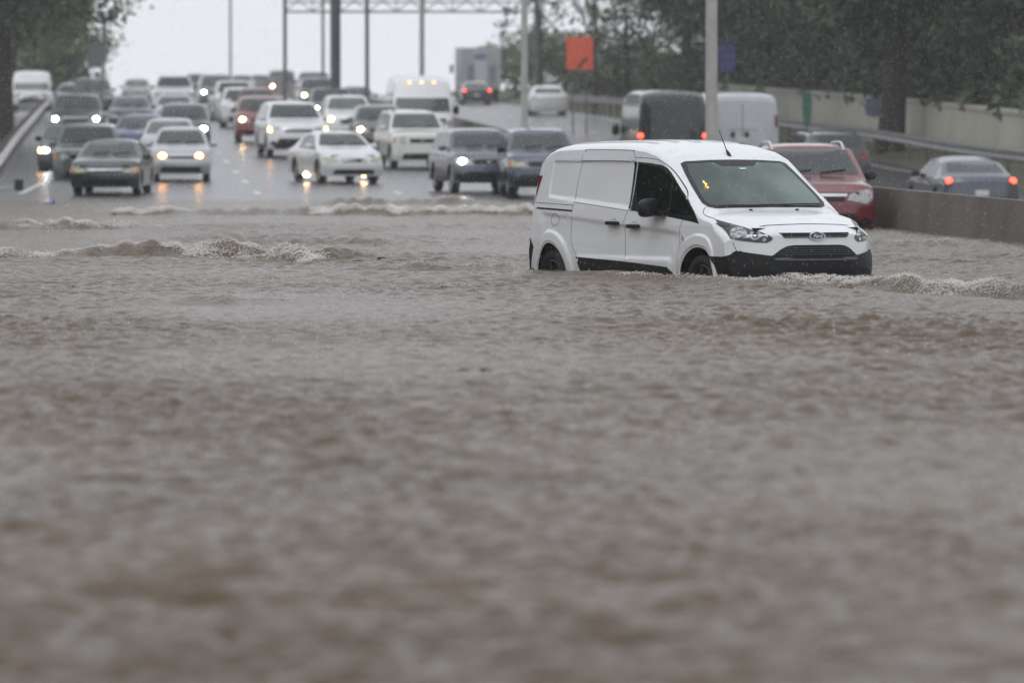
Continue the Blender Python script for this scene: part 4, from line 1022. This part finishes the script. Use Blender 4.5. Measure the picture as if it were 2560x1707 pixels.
# hedge of dark undergrowth behind the wall
V = []
g = np.random.default_rng(5); n = 30000
yy = g.uniform(165, 330, n); cc = 17.6 + np.abs(g.normal(size=n)) * 2.2; hang = (g.random(n) < .06) & (np.sin(yy * .9) + np.sin(yy * .37 + 1) > .3); cc = np.where(hang, 16.45 + .5 * g.random(n), cc)
zz = np.array([zroad(t) for t in yy]) + np.where(hang, 1.6 + .6 * g.random(n), np.where(yy > 264, .1, 1.0) + g.random(n) ** .8 * 3.0)
P = np.stack([cc + SL * (yy - 149), yy, zz], 1); nz = g.normal(size=(n, 3)); nz /= np.linalg.norm(nz, axis=1)[:, None]
t = np.cross(nz, g.normal(size=(n, 3))); t /= np.linalg.norm(t, axis=1)[:, None]; u = np.cross(nz, t); s = .2 * (.6 + .8 * g.random((n, 1)))
VV = np.empty((n, 4, 3)); VV[:, 0] = P - t * s; VV[:, 1] = P + u * s * .5; VV[:, 2] = P + t * s; VV[:, 3] = P - u * s * .5
tag(add('undergrowth', VV.reshape(-1, 3), np.arange(n * 4).reshape(n, 4), LEAF_D), 'tangled dark undergrowth along the top of the beige wall', 'undergrowth', kind='stuff')
# thick trunk before the wall
tree('thick dark trunk leaning in front of the beige wall', at(2226, 192), 192, 2.8, 5.6, (2.6, 2.0, 1.7), 60, 50, .2, LEAF_D, 77, .46, off=(.2, .3), spread=.5)
# airy trees and roadside bushes to the left of the dark row
tree('airy tree with sky showing through beside the orange sign', at(1490, 300), 300, 3.0, 6.6, (3.2, 3.0, 3.8), 24, 20, .19, LEAF_L, 210, .16, spread=.55, hollow=.2)
tree('thin sparse tree right of the orange sign under the sky', at(1565, 285), 285, 3.0, 6.0, (2.2, 2.6, 4.2), 26, 22, .19, LEAF_M, 211, .15, spread=.55, hollow=.2)
tree('bare-looking tree by the gantry upright with a few leaf tufts', at(1352, 330), 330, 4.0, 7.2, (3.4, 2.4, 2.6), 34, 22, .18, LEAF_M, 212, .13, spread=.42, hollow=.3)
for k, (px, Y, r, cz, lb, lm) in enumerate([(1285, 400, 2.2, 2.3, 'round bush right of the box truck', LEAF_M), (1345, 372, 2.0, 2.3, 'green bush behind the white car on the bend', LEAF_L), (1415, 345, 1.9, 2.2, 'bush below the orange sign', LEAF_M), (1500, 330, 2.2, 2.1, 'bush between orange sign and dark van', LEAF_M), (1590, 318, 2.2, 2.0, 'dark bush above the dark van', LEAF_D)]):
    tree(lb, at(px, Y), Y, .8, cz, (r, r * .9, r * .95), 60, 40, .17, lm, 230 + k, .1, kind='bush', cat='bush', spread=.4, group='bushes along the far verge')
# left verge
tree('large tree with a dark trunk at the left edge', at(4, 226), 226, 4.0, 8.7, (4.4, 3.6, 4.6), 300, 62, .17, LEAF_M, 301, .5, off=(.0, 0), spread=.62)
tree('leafy tree whose boughs reach over the diamond sign', at(8, 300), 300, 2.6, 6.7, (4.1, 3.0, 3.1), 190, 66, .17, LEAF_L, 302, .16, off=(1.3, 0), spread=.52, hollow=.2)
tree('bright green bush behind the white flat-fronted van', at(165, 345), 345, 1.0, 3.3, (2.2, 1.8, 2.2), 110, 46, .18, LEAF_L, 303, .14, kind='bush', cat='bush', spread=.45)
tree('bushy growth low beneath the left tree', at(70, 352), 352, 1.0, 2.6, (2.6, 1.8, 1.9), 80, 40, .18, LEAF_M, 304, .14, kind='bush', cat='bush', spread=.45)

# unseen leaf belt on the left bank, added to darken van side and water
n = 60000
yy = g.uniform(8, 150, n); xx = -16.5 - np.abs(g.normal(size=n)) * 3.2 - .02 * (yy - 60)
zz = .6 + 7.0 * g.random(n) ** .9 + .8 * np.sin(yy * .35)
P = np.stack([xx, yy, np.maximum(zz, .4)], 1); nz = g.normal(size=(n, 3)); nz /= np.linalg.norm(nz, axis=1)[:, None]
t = np.cross(nz, g.normal(size=(n, 3))); t /= np.linalg.norm(t, axis=1)[:, None]; u = np.cross(nz, t); s = .34 * (.6 + .8 * g.random((n, 1)))
VV = np.empty((n, 4, 3)); VV[:, 0] = P - t * s; VV[:, 1] = P + u * s * .5; VV[:, 2] = P + t * s; VV[:, 3] = P - u * s * .5
tag(add('added_woodland', VV.reshape(-1, 3), np.arange(n * 4).reshape(n, 4), LEAF_M), 'unseen wood added on the left bank to darken van and flood', 'added_woodland', kind='stuff')

# ---------------------------------------------------------------- flood water
def wave_field(x, y):
    g = np.random.default_rng(3)
    h = np.zeros_like(x)
    wx = x + .25 * np.sin(.9 * y + .7 * x) + .15 * np.sin(1.7 * x - 1.1 * y); wy = y + .3 * np.sin(.8 * x + .23 * y) + .2 * np.sin(1.3 * x + .5 * y)
    NW = 104
    for k in range(NW):
        lam = .085 * (2.8 / .085) ** (k / (NW - 1.0))
        th = g.normal() * .95 + math.pi / 2
        kk = 2 * math.pi / lam
        ph = g.uniform(0, 6.28)
        s = .066 if lam < .22 else .040 if lam < .36 else .022 if lam < .6 else .011 if lam < 1.1 else .006
        a = s * lam / 6.28 * (1.0 + .5 * g.normal())
        far = 40 * (lam / .09) ** .6                    # the mesh is too coarse for the finest ripples beyond this
        damp = 1.0 / (1 + (np.maximum(y - far, 0) / (far * .5)) ** 2)
        h += a * damp * np.sin(kk * (math.cos(th) * wx + math.sin(th) * wy) + ph)
    env = .75 + .35 * np.sin(.35 * x + .21 * y + 1) * np.sin(.27 * y - .4 * x) + .25 * np.sin(.9 * x + .13 * y)
    shore = np.clip((144 - y) / 30, .15, 1)
    return h * env * shore
# wave crests: curve points (x, y, height), front and back widths
RIDGES = [
 ([(-9, 71.5, .05), (-6.3, 71.2, .075), (-5.4, 71.6, .06), (-5.1, 72.2, .10), (-4.75, 72.4, .17), (-4.45, 72.6, .13), (-4.0, 71.8, .12), (-3.6, 71.6, .15), (-3.3, 71.4, .16), (-2.95, 70.8, .09), (-2.75, 70.0, .14), (-2.45, 69.8, .12), (-2.1, 69.8, .11), (-1.75, 70.2, .03), (-1.2, 71, .0)], .38, 1.1),
 ([(-9, 92, .10), (-7.8, 95, .11), (-7.1, 94, .12), (-6.6, 95, .10), (-5.8, 96, .02), (-5, 97, 0)], .5, 1.2),
 ([(-8.3, 113, .0), (-7.6, 112, .09), (-6.9, 113, .12), (-6.3, 113, .07), (-5.4, 113, .11), (-4.5, 114, .10), (-3.9, 113, .12), (-3.0, 113, .16), (-2.2, 112, .13), (-1.4, 113, .11), (-.6, 112, .14), (.4, 112, .14), (1.4, 111, .08), (2.2, 111, 0)], .6, 1.5),
 ([(-4.6, 131, 0), (-4.0, 132, .10), (-3.5, 132, .17), (-2.9, 132, .10), (-2.2, 133, .09), (-1.4, 133, .15), (-.4, 133, .05), (.4, 133, 0)], .6, 1.5),
 ([(.2, 62.4, 0), (.9, 61.6, .02), (1.35, 60.2, .03), (1.75, 58.6, .05), (2.1, 57.8, .03), (2.45, 57.6, .04), (2.8, 57.4, .055), (3.15, 56.9, .075), (3.5, 56.2, .08), (3.9, 55.0, .10), (4.4, 53.4, .115), (5.0, 51.6, .12), (6.5, 47.5, .10), (9, 42, .0)], .36, 1.2),
 ([(-3.2, 80, 0), (-2.5, 80.4, .05), (-2.0, 80.2, .08), (-1.5, 80.6, .04), (-.8, 81, 0)], .3, .8),
 ([(-2.2, 65.0, 0), (-1.5, 64.6, .05), (-.9, 64.2, .07), (-.3, 64.4, .04), (.4, 64.6, 0)], .4, 1.0),
 ([(-4.2, 52, 0), (-3.4, 51.4, .03), (-2.6, 51, .055), (-1.8, 51.4, .02), (-1, 52, 0)], .4, .9),
 ([(-.9, 33.6, 0), (-.4, 33.2, .03), (0, 33.1, .035), (.4, 33.4, .0)], .22, .5),
 ([(2.2, 78.5, 0), (4.4, 79, .05), (5.6, 79, .07), (6.4, 79, .03)], .4, 1.0),
]
def ridge_h(x, y):
    h = np.zeros_like(x)
    for pts, wf, wb in RIDGES:
        px_, py_, ph_ = zip(*pts)
        f = np.interp(x, px_, py_) + .10 * np.sin(x * 9.1 + py_[0]) + .06 * np.sin(x * 17.3 + 2 * py_[0])
        a = np.interp(x, px_, ph_, left=0, right=0)
        a = 1.0 * a * (1 + .22 * np.sin(x * 7.3 + py_[0]) + .16 * np.sin(x * 19 + 1.3 * py_[0]))
        d = y - f
        h += a * np.where(d < 0, np.exp(-(d / wf) ** 2), np.exp(-(d / wb) ** 2)) - .25 * a * np.exp(-((d + wf * 2.2) / (wf * 1.3)) ** 2)
    return h
def water_h(x, y): return wave_field(x, y) + ridge_h(x, y)
xs = np.concatenate([[-60, -45, -32, -24, -19], np.arange(-15.5, -7.2, .16), np.arange(-7.2, -4, .06), np.arange(-4, 4, .03), np.arange(4, 7.2, .06), np.arange(7.2, 12, .16), [13, 16, 22, 30, 45, 60]])
ysw = np.concatenate([[-40, -25, -12, -4, 2, 6, 9], np.arange(11, 46, .034), np.arange(46, 72, .07), np.arange(72, 100, .12), np.arange(100, 149, .22)])
GX, GY = np.meshgrid(xs, ysw)
GZ = water_h(GX, GY)
nx_, ny_ = len(xs), len(ysw)
V = np.stack([GX.ravel(), GY.ravel(), GZ.ravel()], 1)
idx = np.arange(nx_ * ny_).reshape(ny_, nx_)
F = np.stack([idx[:-1, :-1], idx[:-1, 1:], idx[1:, 1:], idx[1:, :-1]], -1).reshape(-1, 4)
me = bpy.data.meshes.new('water')
me.vertices.add(len(V)); me.vertices.foreach_set('co', V.ravel())
me.loops.add(len(F) * 4); me.loops.foreach_set('vertex_index', F.ravel())
me.polygons.add(len(F)); me.polygons.foreach_set('loop_start', np.arange(0, len(F) * 4, 4)); me.polygons.foreach_set('use_smooth', np.ones(len(F), dtype=bool))
me.update(calc_edges=True); me.validate()
def water_mat():
    m = bpy.data.materials.new('muddy flood water'); m.use_nodes = True; nt = m.node_tree; N = nt.nodes; Lk = nt.links; b = N['Principled BSDF']
    tc = N.new('ShaderNodeTexCoord')
    n1 = N.new('ShaderNodeTexNoise'); n1.inputs['Scale'].default_value = .35; n1.inputs['Detail'].default_value = 5
    rp = N.new('ShaderNodeValToRGB'); rp.color_ramp.elements[0].position = .3; rp.color_ramp.elements[1].position = .7
    rp.color_ramp.elements[0].color = (.086, .059, .034, 1); rp.color_ramp.elements[1].color = (.120, .086, .054, 1)
    Lk.new(tc.outputs['Object'], n1.inputs['Vector']); Lk.new(n1.outputs['Fac'], rp.inputs[0]); Lk.new(rp.outputs[0], b.inputs['Base Color'])
    b.inputs['Specular IOR Level'].default_value = .33; b.inputs['Roughness'].default_value = .22; b.inputs['IOR'].default_value = 1.33
    n2 = N.new('ShaderNodeTexNoise'); n2.inputs['Scale'].default_value = 9; n2.inputs['Detail'].default_value = 4; n2.inputs['Roughness'].default_value = .65
    n3 = N.new('ShaderNodeTexVoronoi'); n3.inputs['Scale'].default_value = 16; n3.feature = 'F1'
    ad = N.new('ShaderNodeMath'); ad.operation = 'MULTIPLY_ADD'; ad.inputs[1].default_value = .35
    Lk.new(tc.outputs['Object'], n2.inputs['Vector']); Lk.new(tc.outputs['Object'], n3.inputs['Vector'])
    Lk.new(n3.outputs['Distance'], ad.inputs[0]); Lk.new(n2.outputs['Fac'], ad.inputs[2])
    bp = N.new('ShaderNodeBump'); bp.inputs['Strength'].default_value = 1.0; bp.inputs['Distance'].default_value = .045
    Lk.new(ad.outputs[0], bp.inputs['Height']); Lk.new(bp.outputs[0], b.inputs['Normal'])
    return m
me.materials.append(water_mat())
wo_ = bpy.data.objects.new('flood_water', me); COL.objects.link(wo_); tag(wo_, 'rippled brown flood water', kind='structure')

# ---------------------------------------------------------------- foam, drops, splashes
OV = np.array([(1, 0, 0), (-1, 0, 0), (0, 1, 0), (0, -1, 0), (0, 0, 1), (0, 0, -1)], float)
OF = np.array([(0, 2, 4), (2, 1, 4), (1, 3, 4), (3, 0, 4), (2, 0, 5), (1, 2, 5), (3, 1, 5), (0, 3, 5)])
def blobs(name, P, Sz, m):
    n = len(P)
    V = (P[:, None, :] + OV[None] * Sz[:, None, :]).reshape(-1, 3)
    F = (OF[None] + 6 * np.arange(n)[:, None, None]).reshape(-1, 3)
    me = bpy.data.meshes.new(name)
    me.vertices.add(len(V)); me.vertices.foreach_set('co', V.ravel())
    me.loops.add(len(F) * 3); me.loops.foreach_set('vertex_index', F.ravel())
    me.polygons.add(len(F)); me.polygons.foreach_set('loop_start', np.arange(0, len(F) * 3, 3))
    me.update(calc_edges=True); me.validate(); me.materials.append(m)
    o = bpy.data.objects.new(name, me); COL.objects.link(o)
    return o
M_foam = mat('dirty foam', (.82, .79, .75), .6)
g = np.random.default_rng(8)
def foam_on(ri, x0, x1, n, dmean=-.12, dsd=.22, up=.012, k_=1.):
    pts = RIDGES[ri][0]; px_, py_, ph_ = zip(*pts)
    nc = max(6, int((x1 - x0) * 16)); cx = g.uniform(x0, x1, nc); cw = g.random(nc) ** 3 + .03; cd = g.normal(size=nc) * dsd * .9
    k = g.choice(nc, n, p=cw / cw.sum())
    x = cx[k] + g.normal(size=n) * .10
    y = np.interp(x, px_, py_) + .10 * np.sin(x * 9.1 + py_[0]) + .06 * np.sin(x * 17.3 + 2 * py_[0]) + dmean + cd[k] + g.normal(size=n) * .10
    z = water_h(x, y) + up * g.random(n) ** 2 * 2
    s = k_ * (.002 + .0055 * g.random(n) ** 2.5)
    return np.stack([x, y, z], 1), np.stack([s * 1.3, s * 1.3, s * .7], 1)
FP = [foam_on(a[0], a[1], a[2], int(a[3] * 2.4), *a[4:]) for a in [
    (0, -6.6, -5.5, 1500, -.12, .22, .012, 1.3), (0, -5.6, -4.6, 700, .05, .2, .012, 1.2), (0, -4.2, -3.0, 2300, -.12, .22, .012, 1.25), (0, -3.9, -3.3, 700, -.5, .2, .012, 1.3), (0, -2.85, -2.3, 1700, -.3, .22, .012, 1.4), (0, -3.2, -2.4, 500, .1),
    (1, -7.9, -6.3, 2600, -.12, .25, .014, 1.7), (1, -6.6, -5.7, 500, -.3, .25, .014, 1.5), (2, -7.5, -6.4, 1800, -.12, .25, .014, 2.), (2, -3.9, -1.9, 4200, -.12, .25, .016, 2.), (2, -2.2, -.9, 1600, -.12, .25, .014, 1.8), (2, -1.0, 1.1, 3200, -.12, .25, .016, 2.), (3, -1.8, -1.0, 400, -.1, .2, .012, 1.6), (3, -3.7, -2.8, 300, -.1, .2, .012, 1.6),
    (4, 1.2, 2.2, 450, .2, .3), (4, 2.2, 3.2, 1000, -.05, .2, .014), (4, 2.9, 4.0, 1700, -.15, .2, .014), (4, 3.8, 5.2, 2700, -.2, .25, .014), (4, 5.2, 7, 1500, -.2, .3),
    (5, -2.4, -1.6, 200), (9, 4.6, 6.0, 300), (6, -1.4, -.4, 120)]]
tag(blobs('foam', np.concatenate([a for a, _ in FP]), np.concatenate([b_ for _, b_ in FP]), M_foam), 'white foam breaking along the wave crests', 'foam', kind='stuff')
M_drop = mat('rain drop', (.50, .52, .54), .3, spec=.5)
n = 110000
P = np.stack([g.uniform(-11, 11, n), 38 + 80 * g.random(n) ** 1.2, .05 + 5.5 * g.random(n)], 1)
s = .0011 + .0012 * g.random(n) ** 2
tag(blobs('rain', P, np.stack([s, s, s * (2.5 + 3 * g.random(n))], 1), M_drop), 'heavy rain falling over the road', 'rain', kind='stuff')
n = 16000
x = g.uniform(-9, 9, n); y = 22 + 90 * g.random(n)
z = water_h(x, y); s = .002 + .005 * g.random(n) ** 2
tag(blobs('rain_splashes', np.stack([x, y, z + s], 1), np.stack([s * .9, s * .9, s * (1 + 2.2 * g.random(n))], 1), mat('splash water', (.55, .53, .50), .25)), 'small splashes of rain pitting the flood', 'splashes', kind='stuff')

# ---------------------------------------------------------------- floating litter
X, Y = at(47, 151), 151.
rt = empty('crate', (X, Y, ground_z(X, Y)), .3, 0, 'small navy crate standing by the left kerb', 'crate')
b = bmesh.new(); box_bm(b, (0, 0, .13), (.21, .21, .25), 0, .015); addbm('box', b, mat('navy plastic', (.012, .014, .04), .4), rt)
b = bmesh.new(); box_bm(b, (0, 0, .255), (.23, .23, .025), 0, .008); addbm('rim', b, mat('navy rim', (.02, .022, .05), .4), rt)
X, Y = at(124, 131), 131.
rt = empty('plastic_bottle', (X, Y, float(water_h(np.array([X]), np.array([Y]))[0]) + .04), .5, 0, 'white and blue plastic jug floating near the left kerb', 'bottle')
M_blu = mat('blue label', (.03, .05, .28), .4)
b = bmesh.new(); lathe_y(b, [(.001, -.13), (.06, -.12), (.075, -.06), (.075, .05), (.03, .10), (.025, .13), (.001, .135)], 16); bmesh.ops.rotate(b, verts=b.verts, matrix=Matrix.Rotation(R(90), 3, 'Z')); addbm('body', b, mat('white plastic', (.62, .63, .68), .3), rt, 60)
b = bmesh.new(); lathe_y(b, [(.078, -.10), (.078, -.03)], 16); lathe_y(b, [(.077, .0), (.077, .025)], 16); bmesh.ops.rotate(b, verts=b.verts, matrix=Matrix.Rotation(R(90), 3, 'Z')); addbm('band', b, M_blu, rt, 60)
def floater(name, label, cat, px, Y, sx, sy, sz, m, rz, lift=.0):
    X = at(px, Y); z = float(water_h(np.array([X]), np.array([Y]))[0])
    b = bmesh.new(); bmesh.ops.create_icosphere(b, subdivisions=2, radius=1)
    for v in b.verts:
        q = 1 + .25 * math.sin(v.co.x * 7 + v.co.z * 3) * math.cos(v.co.y * 5)
        v.co = Vector((math.copysign(abs(v.co.x) ** .6, v.co.x) * sx, v.co.y * sy * q, v.co.z * sz * q))
    o = addbm(name, b, m, None, 60); o.location = (X, Y, z + lift); o.rotation_euler = (0, .05, rz)
    return tag(o, label, cat)
floater('litter', 'flat pale scrap of rubbish floating below the jug', 'litter', 167, 126, .075, .05, .022, mat('pale scrap', (.50, .48, .46), .6), .2, .012)
def twig(label, px0, px1, Y, r, lift):
    x0, x1 = at(px0, Y), at(px1, Y); P = []
    for k in range(9):
        t = k / 8; x = x0 + (x1 - x0) * t; yv = Y + .08 * math.sin(t * 5)
        P.append((x, yv, float(water_h(np.array([x]), np.array([yv]))[0]) + lift + .006 * math.sin(t * 9)))
    b = bmesh.new(); tube_bm(b, P, [r * .4, r, r * 1.2, r, r * .9, r, r * 1.3, r, r * .4], 7)
    tube_bm(b, [P[5], (P[5][0] + .03, P[5][1] - .02, P[5][2] + .02)], r * .5, 5)
    return tag(addbm('stick', b, mat('wet dark wood', (.03, .024, .02), .5), None, 60), label, 'stick')
twig('dark stick drifting alone in the middle of the brown water', 1140, 1232, 35.6, .006, .004)
twig('long dark twig at the end of the breaking wave', 885, 968, 68.6, .008, .01)

# ---------------------------------------------------------------- rain haze
b = bmesh.new(); box_bm(b, (0, 277, 12), (640, 660, 44))
hz = addbm('haze', b, bpy.data.materials.new('rain haze')); hm = hz.data.materials[0]; hm.use_nodes = True
nt = hm.node_tree; nt.nodes.clear(); oo = nt.nodes.new('ShaderNodeOutputMaterial'); pv = nt.nodes.new('ShaderNodeVolumePrincipled')
pv.inputs['Color'].default_value = (.95, .96, .98, 1); pv.inputs['Density'].default_value = .00037; pv.inputs['Anisotropy'].default_value = .25
nt.links.new(pv.outputs[0], oo.inputs['Volume'])
tag(hz, 'pale rain haze filling the air', kind='stuff')
